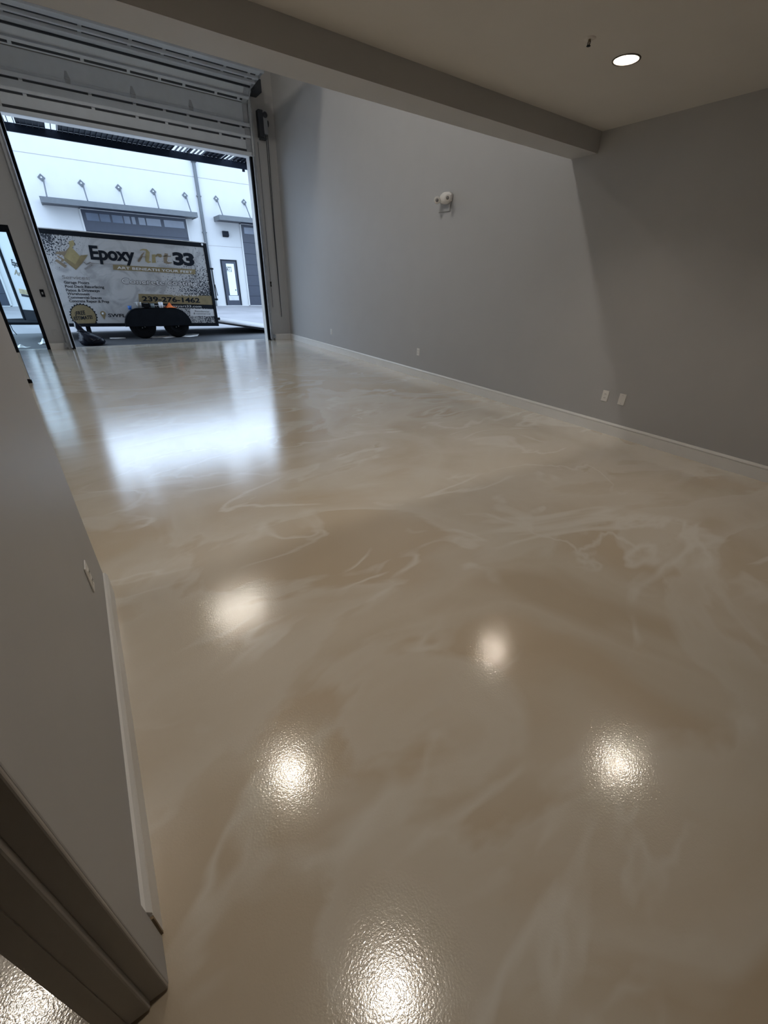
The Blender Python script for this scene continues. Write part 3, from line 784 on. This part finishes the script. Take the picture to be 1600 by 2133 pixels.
# ------------------------------------------------------------------ the trailer
tr = empty('enclosed_trailer', (1.4, YT, GZ), label='enclosed cargo trailer with printed white and gold side parked outside', cat='trailer')
TP = lambda q: ony(*q, YT)
TW = 2.05
TL, TRR, BRR, BL_ = TP((80, 476)), TP((430, 508)), TP((454, 679)), TP((145, 680))
up = (TRR - BRR); up = Vector((0, 0, (TRR.z - BRR.z)))
alongv = (TRR - TL); sl_ = alongv.z / alongv.x
xf, xr = -0.52, (TRR.x + BRR.x) / 2      # front corner (behind the pier) and rear corner
ztop = lambda x: TRR.z + (x - TRR.x) * sl_
zbot = lambda x: BRR.z + (x - BRR.x) * sl_ + 0.0
V3 = Vector
back = (0, TW, 0)
# shell
sd = obj('side_wall', MB().prism([(xf, YT, zbot(xf)), (xr, YT, zbot(xr)), (xr, YT, ztop(xr)), (xf, YT, ztop(xf))], (0, 0.04, 0)), m_black, tr)
obj('side_wall', MB().prism([(xf, YT + TW - 0.04, zbot(xf)), (xr, YT + TW - 0.04, zbot(xr)), (xr, YT + TW - 0.04, ztop(xr)), (xf, YT + TW - 0.04, ztop(xf))], (0, 0.04, 0)), m_black, tr)
obj('roof', MB().prism([(xf, YT, ztop(xf)), (xr, YT, ztop(xr)), (xr, YT, ztop(xr) + 0.03), (xf, YT, ztop(xf) + 0.03)], back), m_alu, tr)
obj('chassis_floor', MB().prism([(xf, YT + 0.04, zbot(xf)), (xr, YT + 0.04, zbot(xr)), (xr, YT + 0.04, zbot(xr) + 0.09), (xf, YT + 0.04, zbot(xf) + 0.09)], (0, TW - 0.08, 0)), m_black, tr)
pw = 0.035
pnl = obj('printed_panel', MB().prism([(xf + 0.05, YT - 0.004, zbot(xf) + 0.075), (xr - 0.075, YT - 0.004, zbot(xr) + 0.085), (xr - 0.075, YT - 0.004, ztop(xr) - 0.085), (xf + 0.05, YT - 0.004, ztop(xf) - 0.085)], (0, 0.0045, 0)), m_wrap, sd, label='marble-grey printed wrap with black flakes')
for (a, b, w) in (((xf, zbot(xf)), (xr, zbot(xr)), 0.07), ((xf, ztop(xf) - 0.075), (xr, ztop(xr) - 0.075), 0.085)):
    obj('edge_rail', MB().prism([(a[0], YT - 0.02, a[1]), (b[0], YT - 0.02, b[1]), (b[0], YT - 0.02, b[1] + w), (a[0], YT - 0.02, a[1] + w)], (0, 0.02, 0)), m_black, tr, bevel=0.004)
obj('corner_post', MB().prism([(xr - 0.065, YT - 0.022, zbot(xr)), (xr + 0.01, YT - 0.022, zbot(xr)), (xr + 0.01, YT - 0.022, ztop(xr) + 0.01), (xr - 0.065, YT - 0.022, ztop(xr) + 0.01)], (0, 0.10, 0)), m_black, tr, bevel=0.005)
mk = TP((420.5, 509.5))
obj('marker_lamp', MB().lathe([(0, 0.02), (0.02, 0.018), (0.026, 0)], (mk.x, YT - 0.02, mk.z), (0, -1, 0), 14), m_wprint, tr)
# V nose: two faces meeting at an apex edge
ya = YT + TW / 2
ap = ony(24, 585, ya).x
zb_, zt_ = zbot(xf) + 0.02, ztop(xf)
nose = obj('v_nose', MB().prism([(xf, YT, zb_), (ap, ya, zb_), (xf, YT + TW, zb_)], (0, 0, zt_ - zb_)), mat('white_trailer_skin', (0.40, 0.41, 0.42), 0.4, var=0.05, scale=2), tr)
obj('nose_edge', MB().tube([(ap - 0.01, ya, zb_), (ap - 0.01, ya, zt_)], 0.035, 8), m_black, nose)
nd = (V3((ap, ya, 0)) - V3((xf, YT, 0))).normalized(); nn = V3((-nd.y, nd.x, 0)); nn = nn if nn.y < 0 else -nn
def nosep(q):
    d = ray(*q); o = V3((xf, YT, 0)) + nn * 0.006
    return C0 + d * ((o - C0).dot(nn) / d.dot(nn))
obj('stone_guard', MB().prism([V3((xf, YT, zb_)) + nn * 0.004, V3((ap, ya, zb_)) + nn * 0.004, V3((ap, ya, zb_ + 0.30)) + nn * 0.004, V3((xf, YT, zb_ + 0.30)) + nn * 0.004], nn * 0.008), m_black, nose)
obj('corner_post', MB().tube([(xf, YT + 0.01, zb_), (xf, YT + 0.01, zt_)], 0.04, 8), m_black, tr)
NL = dict(Y=0, depth=0.004, parent=nose, plane=nosep)
lettering('Epoxy', (25.5, 552), (47, 559), (23.5, 540), m=m_ink, bold=0.02, **NL)
lettering('Art', (30, 572), (49, 577), (28, 560), m=m_gold, shear=0.2, **NL)
obj('gold_stripe', MB().prism([nosep(q) for q in ((39, 601), (60, 605), (63, 615), (41.5, 611))], nn * 0.003), m_gold2, nose)
obj('black_stripe', MB().prism([nosep(q) for q in ((44, 612), (63, 616), (64, 620), (45.5, 617))], nn * 0.003), m_ink, nose)
lettering('239-276', (42.5, 609.5), (66, 614), (41, 603), m=m_bronze, bold=0.02, **NL)
obj('nose_logo', MB().prism([nosep(q) for q in ((24, 518), (31, 523), (34, 533), (30, 531))], nn * 0.003), m_gold2, nose)
# tongue, jack and safety chains
ztg = zb_ + 0.03
tx = ap - 1.05
for y in (YT + 0.45, YT + TW - 0.45):
    obj('tongue_beam', MB().tube([(xf + 0.3, y, ztg), (tx, ya + (y - ya) * 0.08, ztg)], 0.05, 4), m_black, tr)
obj('coupler', BX(tx - 0.3, tx + 0.05, ya - 0.07, ya + 0.07, ztg - 0.05, ztg + 0.08), m_black, tr, bevel=0.02)
obj('jack_post', MB().tube([(tx + 0.2, ya, GZ + 0.02), (tx + 0.2, ya, ztg + 0.5)], 0.035, 10), m_galv, tr)
obj('jack_foot', BX(tx + 0.1, tx + 0.3, ya - 0.1, ya + 0.1, GZ, GZ + 0.02), m_galv, tr)
obj('rear_jack', MB().box(0.02, 0.12, YT + 0.1, YT + 0.2, GZ, zbot(0)).box(-0.03, 0.17, YT + 0.05, YT + 0.25, GZ, GZ + 0.02), m_black, tr)
obj('safety_chain', MB().tube([ony(21, 676, YT + 0.8), ony(27, 688, YT + 0.8), ony(35, 697, YT + 0.78)], 0.009, 6), m_black, tr)
# wheels and tandem fender
YFD = YT - 0.24
FP = lambda q: ony(*q, YFD)
fl, fr_, ftz = FP((262, 678)).x, FP((401, 678)).x, FP((330, 642)).z
fbz = FP((330, 679)).z
pts = []
rad = 0.40
for k in range(9):
    th = math.pi - math.pi / 2 * k / 8; pts.append((fl + rad + rad * math.cos(th), fbz + (ftz - fbz) * math.sin(th)))
for k in range(9):
    th = math.pi / 2 - math.pi / 2 * k / 8; pts.append((fr_ - rad + rad * math.cos(th), fbz + (ftz - fbz) * math.sin(th)))
fd = obj('tandem_fender', MB().prism([(x, YFD, z) for x, z in pts], (0, 0.03, 0)), m_black, tr)
fm = MB()
for i in range(len(pts) - 1):
    (xa, za), (xb, zb2) = pts[i], pts[i + 1]
    nx, nz = (zb2 - za), -(xb - xa)
    fm.prism([(xa, YFD, za), (xb, YFD, zb2), (xb, YFD, zb2 - 0.012), (xa, YFD, za - 0.012)], (0, 0.24, 0))
obj('fender_top', fm, m_black, fd)
wr = 0.31
for px in (300, 370):
    wx = ony(px, 690, YT - 0.12).x
    tyre = obj('tyre', MB().lathe([(0.17, -0.09), (0.26, -0.095), (0.30, -0.07), (wr, -0.05), (wr, 0.05), (0.30, 0.07), (0.26, 0.095), (0.17, 0.09)], (wx, YT - 0.105, GZ + wr), (0, 1, 0), 40), m_rubber, tr)
    rim = obj('rim', MB().lathe([(0.0, -0.05), (0.06, -0.05), (0.075, -0.03), (0.15, -0.035), (0.175, -0.085), (0.18, -0.05), (0.17, 0.05)], (wx, YT - 0.105, GZ + wr), (0, 1, 0), 32), m_black, tyre)
    for k in range(5):
        th = k * 2 * math.pi / 5 + 0.6
        obj('lug_nut', MB().lathe([(0, -0.062), (0.011, -0.06), (0.011, -0.03)], (wx + 0.055 * math.cos(th), YT - 0.105, GZ + wr + 0.055 * math.sin(th)), (0, 1, 0), 8), m_alu, rim)
# rear: cam bar, hinge, lowered ramp
pbt, pbb = TP((440, 558)), TP((448, 626))
obj('lock_bar', MB().tube([(pbt.x + 0.02, YT + 0.02, pbt.z), (pbt.x + 0.02, YT + 0.02, pbb.z)], 0.012, 6), m_black, tr)
for z in (pbt.z - 0.02, pbb.z + 0.03): obj('bar_keeper', BX(xr, pbt.x + 0.05, YT - 0.01, YT + 0.04, z - 0.02, z + 0.02), m_black, tr)
obj('bar_handle', MB().tube([(pbt.x + 0.03, YT, (pbt.z + pbb.z) / 2), (pbt.x + 0.06, YT, pbb.z + 0.12)], 0.01, 6), m_black, tr)
obj('hinge_block', BX(xr, xr + 0.07, YT - 0.015, YT + 0.05, TP((452, 664)).z - 0.03, TP((452, 664)).z + 0.03), m_black, tr)
obj('door_seal_strip', BX(xr + 0.012, xr + 0.03, YT + 0.03, YT + 0.05, pbb.z, pbt.z - 0.05), m_wprint, tr)
r0 = TP((452, 668)); r1x = 5.35
rp = obj('ramp_door', MB().prism([(xr + 0.02, YT + 0.03, r0.z + 0.015), (r1x, YT + 0.03, GZ + 0.06), (r1x, YT + 0.03, GZ + 0.02), (xr + 0.02, YT + 0.03, r0.z - 0.04)], (0, TW - 0.06, 0)), mat('grey_ramp_ply', (0.27, 0.265, 0.27), 0.8, var=0.1), tr)
obj('ramp_edge', MB().prism([(xr + 0.02, YT + 0.02, r0.z + 0.02), (r1x, YT + 0.02, GZ + 0.065), (r1x, YT + 0.02, GZ + 0.03), (xr + 0.02, YT + 0.02, r0.z - 0.015)], (0, 0.015, 0)), m_wprint, rp)
obj('ramp_frame', MB().prism([(xr + 0.02, YT + 0.05, r0.z - 0.041), (r1x - 0.3, YT + 0.05, GZ + 0.032), (r1x - 0.3, YT + 0.05, GZ + 0.004), (xr + 0.02, YT + 0.05, r0.z - 0.075)], (0, TW - 0.1, 0)), m_black, rp)

# ---- print on the side
LP = dict(Y=YT, depth=0.010, parent=pnl)
def decal(name, qs, m, d=0.006, par=pnl, label=None):
    return obj(name, MB().prism([TP(q) + V3((0, -d, 0)) for q in qs], (0, -0.002, 0)), m, par, label=label)
lettering('Epoxy', (189.2, 539.3), (282, 544.2), (187.4, 512.2), m=m_ink, bold=0.035, space=0.97, label='bold black word Epoxy', **LP)
lettering('33', (361.5, 550.6), (405.6, 552.8), (360, 526.8), m=m_ink, bold=0.05, space=0.9, label='bold black digits', **LP)
# hand-lettered word in gold: strokes of changing width
def stroke(pts, m):
    left, right = [], []
    n = len(pts)
    for i, (x, y, w) in enumerate(pts):
        x0, y0, _ = pts[max(i - 1, 0)]; x1, y1, _ = pts[min(i + 1, n - 1)]
        dx, dy = x1 - x0, y1 - y0; L = math.hypot(dx, dy) or 1
        left.append((x - dy / L * w, y + dx / L * w)); right.append((x + dy / L * w, y - dx / L * w))
    mb = MB()
    for i in range(n - 1):
        mb.prism([TP(q) + V3((0, -0.008, 0)) for q in (left[i], left[i + 1], right[i + 1], right[i])], (0, -0.002, 0))
    return obj('script_stroke', mb, m, pnl, label='gold hand-lettered stroke')
Z = lambda x, y: (170 + x / 6.154, 500 + y / 6.154)
def zs_(pts): return [(*Z(x, y), w / 6.154) for x, y, w in pts]
stroke(zs_([(745, 132, 4), (790, 122, 9), (830, 128, 12), (848, 160, 24), (842, 215, 26), (840, 265, 24), (858, 285, 13), (888, 278, 4)]), m_gold2)
stroke(zs_([(800, 160, 5), (775, 190, 10), (755, 235, 15), (735, 265, 18), (722, 278, 8)]), m_bronze)
stroke(zs_([(735, 262, 3), (770, 215, 4), (830, 218, 5)]), m_bronze)
stroke(zs_([(922, 185, 22), (925, 240, 22), (928, 292, 24)]), m_gold2)
stroke(zs_([(945, 210, 8), (975, 190, 15), (1010, 200, 22), (1024, 215, 10)]), m_gold)
stroke(zs_([(1085, 172, 22), (1075, 235, 24), (1075, 280, 23), (1110, 296, 12), (1160, 290, 3)]), m_bronze)
stroke(zs_([(1040, 207, 4), (1085, 205, 7), (1145, 210, 5)]), m_bronze)
decal('underline', ((191, 547.6), (267, 551.2), (267, 552.2), (191, 548.6)), m_gprint, 0.005)
decal('gold_bar', ((235, 551.2), (407, 561.2), (407, 571.6), (236, 561.8)), m_gold)
lettering('ART BENEATH YOUR FEET', (244.2, 560), (400.7, 569), (244.3, 555), m=m_wprint, bold=0.02, space=1.05, **LP)
lettering('Concrete coating', (254.2, 590.8), (411, 596.2), (253.4, 579.2), m=m_ink, bold=0.03, **LP)
LP2 = dict(LP); LP2['depth'] = 0.013
lettering('Concrete coating', (254.8, 590.5), (410.5, 595.9), (253.9, 579.6), m=m_wprint, bold=0.004, label='pale outlined words Concrete coating', **LP2)
for s_, a, b, c in (('Services:', (129.6, 580.7), (187.3, 582.6), (129.4, 573.4)),):
    lettering(s_, a, b, c, m=m_gprint, bold=0.01, **LP)
for s_, a, b, c in (('Garage Floors', (133.5, 590.4), (186, 591.6), (133.2, 585)), ('Pool Deck Resurfacing', (136, 599), (217, 600.6), (135.8, 593.4)),
                    ('Patios & Driveways', (138, 607), (207.8, 608.2), (137.8, 601.4)), ('Warehouses', (140, 614.3), (186.8, 615.1), (139.8, 608.8)),
                    ('Commercial Spaces', (142, 621.6), (212, 622.9), (141.8, 616.2)), ('Concrete Repair & Prep', (144.5, 629.3), (227.5, 630.8), (144.2, 623.8))):
    lettering(s_, a, b, c, m=m_ink, bold=0.012, **LP)
# seal
sc = TP((174.6, 658.5)); zclip = zbot(sc.x) + 0.075
def seal(r, teeth, amp, d, m, name):
    n = teeth * 2; ps = []
    for k in range(n):
        rr = r + (amp if k % 2 else -amp); th = 2 * math.pi * k / n
        ps.append(V3((sc.x + rr * math.cos(th), YT - d, max(zclip, sc.z + rr * math.sin(th)))))
    return obj(name, MB().prism(ps, (0, -0.002, 0)), m, pnl)
seal(0.272, 26, 0.016, 0.006, m_ink, 'seal_edge')
seal(0.248, 26, 0.006, 0.0085, m_gold, 'seal_face')
LP3 = dict(LP); LP3['depth'] = 0.0115
lettering('\u00a1FREE', (157, 657.1), (178.2, 654.6), (156.6, 649.2), m=m_ink, bold=0.03, **LP3)
lettering('ESTIMATE!', (154.9, 667), (193.3, 663.6), (154.3, 660), m=m_ink, bold=0.03, **LP3)
# map pin and place
pc_, tip = TP((214.5, 653.2)), TP((217.6, 665.8)); r_ = 0.058
pin = [tip + V3((0, -0.006, 0))] + [V3((pc_.x + r_ * math.cos(math.radians(a)), YT - 0.006, pc_.z + r_ * math.sin(math.radians(a)))) for a in range(-20, 201, 20)]
obj('map_pin', MB().prism(pin, (0, -0.002, 0)), m_gold, pnl)
obj('map_pin_eye', MB().lathe([(0, 0.002), (0.026, 0.002), (0.026, 0)], (pc_.x, YT - 0.008, pc_.z), (0, -1, 0), 20), m_wprint, pnl)
lettering('SWFL', (225.7, 660), (262.3, 660.6), (225.5, 653.4), m=m_ink, bold=0.02, **LP)
# phone block
decal('gold_block', ((288.5, 612), (441, 616.4), (443.2, 635), (289.5, 631)), m_gold)
decal('black_block', ((289.5, 631), (443.2, 635), (444.2, 643), (290, 639.4)), m_ink)
lettering('239-276-1462', (297, 627), (416.7, 630.3), (295.4, 617.4), m=m_ink, bold=0.03, label='bold black telephone number', **LP)
lettering('CALL OR TEXT', (360, 616.3), (414, 617.6), (359.8, 612.6), m=m_wprint, bold=0.015, **LP)
lettering('www.epoxyart33.com', (320.2, 638.2), (419.6, 640.6), (320, 633.9), m=m_wprint, bold=0.01, space=1.05, **LP)
decal('white_block', ((396, 642.8), (444.9, 644.2), (447.3, 658.6), (396.4, 658.2)), m_wprint)
lettering('Residential', (406.2, 649.9), (435.7, 650.7), (406, 646.2), m=m_ink, **LP)
lettering('& commercial', (403.3, 654.6), (438, 655.4), (403.1, 650.9), m=m_ink, **LP)
# emblem: gold bucket, trowel and paint roller
Z2 = lambda x, y: (60 + x / 8.0, 460 + y / 8.0)
emb = decal('emblem', [Z2(*q) for q in ((690, 415), (862, 600), (775, 725), (585, 600))], m_gold2, label='gold bucket emblem')
for nm, q, m_ in (('emblem_band', ((585, 600), (775, 725), (862, 575), (985, 565), (900, 692), (785, 818), (598, 668)), m_gold),
                  ('emblem_crown', ((662, 345), (735, 320), (765, 385), (722, 445), (680, 420)), m_gold2),
                  ('emblem_wing', ((690, 415), (585, 600), (560, 570), (430, 545), (470, 515), (610, 505)), m_bronze),
                  ('trowel_blade', ((445, 650), (470, 640), (632, 742), (608, 788), (440, 668)), m_bronze),
                  ('trowel_handle', ((480, 575), (600, 650), (560, 690), (535, 660), (545, 640), (475, 600)), m_bronze),
                  ('roller_sleeve', ((922, 798), (1035, 716), (1055, 742), (948, 818)), m_gprint)):
    decal(nm, [Z2(*k) for k in q], m_, 0.008, emb)
rs = MB()
rp_ = [TP(Z2(*k)) + V3((0, -0.010, 0)) for k in ((905, 678), (955, 722), (1022, 688), (1050, 712), (1042, 738))]
rs.tube(rp_, 0.012, 6)
obj('roller_wire', rs, m_gprint, emb)

# ------------------------------------------------------------------ things left on the fender
def onf(px, py=642): return ony(px, py, YT - 0.13).x
fz = ftz + 0.001
def cup(name, x, r0, r1, h, m, label, cat, y=YT - 0.13):
    return obj(name, MB().lathe([(0, 0), (r0, 0), (r1, h), (r1 - 0.004, h), (r0 - 0.004, 0.006), (0, 0.006)], (x, y, fz), (0, 0, 1), 24), m, label=label, cat=cat)
cup('plastic_cup', onf(270.5), 0.036, 0.044, 0.085, mat('blue_plastic', (0.03, 0.13, 0.42), 0.4), 'bright blue cup on the trailer fender', 'cup')
bpy.data.objects['plastic_cup'].location.z -= 0.035
can = empty('paint_can', (onf(291), YT - 0.13, fz), label='grey metal paint can on the trailer fender', cat='can')
obj('can_body', MB().lathe([(0, 0), (0.062, 0), (0.062, 0.125), (0.058, 0.128), (0, 0.124)], (onf(291), YT - 0.13, fz), (0, 0, 1), 28), mat('grey_tin', (0.30, 0.29, 0.28), 0.4, metal=0.3, var=0.2), can)
obj('rim', MB().lathe([(0.062, 0.122), (0.066, 0.124), (0.066, 0.132), (0.06, 0.132)], (onf(291), YT - 0.13, fz), (0, 0, 1), 28), m_alu, can)
obj('bail_handle', MB().tube([(onf(291) - 0.065, YT - 0.13, fz + 0.10), (onf(291) - 0.12, YT - 0.15, fz + 0.13), (onf(291) - 0.06, YT - 0.20, fz + 0.12), (onf(291) + 0.06, YT - 0.15, fz + 0.10)], 0.003, 6), m_alu, can)
bx_ = onf(307)
bk = empty('tool_case', (bx_, YT - 0.12, fz), label='small black case on the fender beside the paint can', cat='case')
obj('case_body', BX(bx_ - 0.07, bx_ + 0.055, YT - 0.17, YT - 0.08, fz, fz + 0.10), m_rubber, bk, bevel=0.008)
obj('case_lid', BX(bx_ - 0.072, bx_ + 0.057, YT - 0.172, YT - 0.078, fz + 0.10, fz + 0.122), m_rubber, bk, bevel=0.006)
obj('case_edge', BX(bx_ - 0.07, bx_ + 0.04, YT - 0.174, YT - 0.171, fz + 0.108, fz + 0.116), m_sprint, bk)
tx_ = onf(318.5)
obj('clear_tub', MB().lathe([(0, 0), (0.045, 0), (0.055, 0.10), (0.051, 0.10), (0.041, 0.005), (0, 0.005)], (tx_, YT - 0.12, fz), (0, 0, 1), 20), mat('cloudy_plastic', (0.18, 0.22, 0.24), 0.3), label='cloudy plastic tub between the black case and white cup', cat='tub')
wc = onf(336.5)
cup('paper_cup', wc, 0.046, 0.056, 0.135, mat('white_paper', (0.75, 0.75, 0.80), 0.6, var=0.03), 'tall white paper cup on the trailer fender', 'cup')
# orange rag, crumpled into a low peak
def rag(name, cx_, cy_, z0, L, Wd, H, m, label, cat, n=14, peak=0.45, seed=1, curl=0.3):
    rnd = random.Random(seed); vs, fs = [], []
    for j in range(n):
        for i in range(n):
            u, v = i / (n - 1), j / (n - 1)
            e = math.sin(math.pi * u) * math.sin(math.pi * v)
            pk = math.exp(-((u - peak) ** 2 * 14 + (v - 0.5) ** 2 * 9))
            k = 1 + curl * (rnd.random() - 0.5)
            x = (u - 0.5) * L * (0.75 + 0.25 * math.sin(3 + 5 * v)) + rnd.uniform(-1, 1) * L * 0.012
            y = (v - 0.5) * Wd * (0.8 + 0.2 * math.sin(1 + 6 * u)) + rnd.uniform(-1, 1) * Wd * 0.015
            z = max(0.003, H * pk * k + H * 0.18 * e * rnd.random())
            vs.append((cx_ + x, cy_ + y, z0 + z))
    for j in range(n - 1):
        for i in range(n - 1): fs.append((j * n + i, j * n + i + 1, (j + 1) * n + i + 1, (j + 1) * n + i))
    o = obj(name, MB().add(vs, fs, True), m, label=label, cat=cat)
    sdm = o.modifiers.new('thickness', 'SOLIDIFY'); sdm.thickness = 0.003; sdm.offset = 1
    return o
rag('rag', onf(356), YT - 0.13, fz, 0.34, 0.2, 0.105, mat('orange_cloth', (0.75, 0.16, 0.03), 0.8, var=0.15), 'crumpled orange rag on the trailer fender', 'rag', peak=0.40)

# ------------------------------------------------------------------ litter on the apron
g = onz(372, 701, GZ)
def sheet(name, outline, z, m, label, cat, amp=0.015, seed=2):
    rnd = random.Random(seed)
    c = sum((V3(p) for p in outline), V3((0, 0, 0))) / len(outline)
    n = len(outline); vs = [c + V3((0, 0, z + amp))]; fs = []
    for ring, k in enumerate((0.35, 0.7, 1.0)):
        for p in outline:
            q = c.lerp(V3(p), k); vs.append(V3((q.x, q.y, q.z + z + (amp * rnd.random() if k < 1 else 0.0))))
    for i in range(n):
        fs.append((0, 1 + i, 1 + (i + 1) % n))
        for rI in range(2): fs.append((1 + rI * n + i, 1 + (rI + 1) * n + i, 1 + (rI + 1) * n + (i + 1) % n, 1 + rI * n + (i + 1) % n))
    o = obj(name, MB().add(vs, fs, True), m, label=label, cat=cat)
    sdm = o.modifiers.new('thickness', 'SOLIDIFY'); sdm.thickness = 0.004; sdm.offset = 1
    return o
sheet('paper_sheet', [onz(*q, GZ) for q in ((303, 703), (320, 704.5), (338, 703.5), (345, 704.5), (372, 702), (395, 702.5), (412, 700), (415, 696), (402, 694.5), (380, 697), (350, 699), (325, 700.5))], 0.004, m_sheet, 'pale sheet of paper lying by the trailer tyres', 'paper')
sheet('paper_scrap', [onz(*q, GZ) for q in ((228, 704), (262, 703.5), (262, 705), (245, 705.5), (230, 705.5))], 0.004, m_sheet, 'thin pale paper scrap on asphalt left of the tyres', 'paper')
a = onz(93, 716, GZ)
rag('plastic_wrap', a.x, a.y, GZ, 0.26, 0.3, 0.11, m_sheet, 'crumpled white plastic standing by the glass entrance', 'plastic', seed=5, peak=0.5, curl=0.4)
a = onz(46, 725, GZ)
rag('plastic_scrap', a.x, a.y + 0.06, GZ, 0.30, 0.16, 0.06, m_sheet, 'low crumpled white plastic scrap by the entrance sill', 'plastic', seed=8, peak=0.4, curl=0.5)

# black rubbish bag: slumped sack, gathered neck flopping up to the left
a = onz(190, 719, GZ)
bagc = V3((a.x + 0.02, a.y + 0.02, GZ))
bg = empty('rubbish_bag', bagc, label='shiny black rubbish bag slumped outside by the left door track', cat='bag')
rings = []; n = 56; rnd = random.Random(3)
folds = [(rnd.uniform(0, 6.28), rnd.randint(3, 12), rnd.uniform(0.018, 0.05)) for _ in range(9)]
lv = [(0.0, 0.17, 0.13, 0.02, 0), (0.02, 0.225, 0.17, 0.03, 0), (0.07, 0.25, 0.19, 0.035, 0), (0.13, 0.245, 0.185, 0.03, 0), (0.19, 0.20, 0.16, 0.0, 0), (0.24, 0.14, 0.12, -0.05, 0), (0.28, 0.085, 0.08, -0.095, 0), (0.31, 0.06, 0.055, -0.12, 0),
      (0.35, 0.06, 0.05, -0.14, 0), (0.40, 0.06, 0.04, -0.16, 0), (0.45, 0.045, 0.03, -0.18, 0), (0.50, 0.018, 0.014, -0.195, 0)]
for z, rx, ry, ox, _ in lv:
    ring = []
    for k in range(n):
        th = 2 * math.pi * k / n
        w = 1 + sum(am * math.sin(fq * th + ph + z * (9 + 4 * fq)) for ph, fq, am in folds) * (0.6 if z < 0.2 else 1.1)
        ring.append(V3((bagc.x + ox + rx * w * math.cos(th), bagc.y + ry * w * math.sin(th), GZ + max(0.0, z + 0.012 * math.sin(3 * th + 9 * z) * (z > 0.03)))))
    rings.append(ring)
obj('sack', MB().loft(rings), m_bag, bg)
obj('tie', MB().tube([V3((bagc.x - 0.135 + 0.075 * math.cos(t * 0.5236), bagc.y + 0.07 * math.sin(t * 0.5236), GZ + 0.305)) for t in range(13)], 0.010, 6), m_bag, bg)
for k, (u, z0, z1, yy) in enumerate(((-0.10, 0.17, 0.08, -0.165), (0.04, 0.06, 0.14, -0.185), (0.15, 0.10, 0.16, -0.165))):
    obj('fold', MB().tube([V3((bagc.x + u - 0.05, bagc.y + yy + 0.02, GZ + z0)), V3((bagc.x + u, bagc.y + yy, GZ + (z0 + z1) / 2)), V3((bagc.x + u + 0.08, bagc.y + yy + 0.02, GZ + z1))], [0.004, 0.012, 0.004], 6), m_bag, bg)
obj('torn_flap', MB().prism([V3((bagc.x - 0.235, bagc.y - 0.03, GZ + 0.38)), V3((bagc.x - 0.215, bagc.y - 0.045, GZ + 0.36)), V3((bagc.x - 0.20, bagc.y - 0.03, GZ + 0.46)), V3((bagc.x - 0.215, bagc.y - 0.01, GZ + 0.51))], (0, 0.006, 0)), m_sprint, bg, label='pale inside edge of the bag mouth')
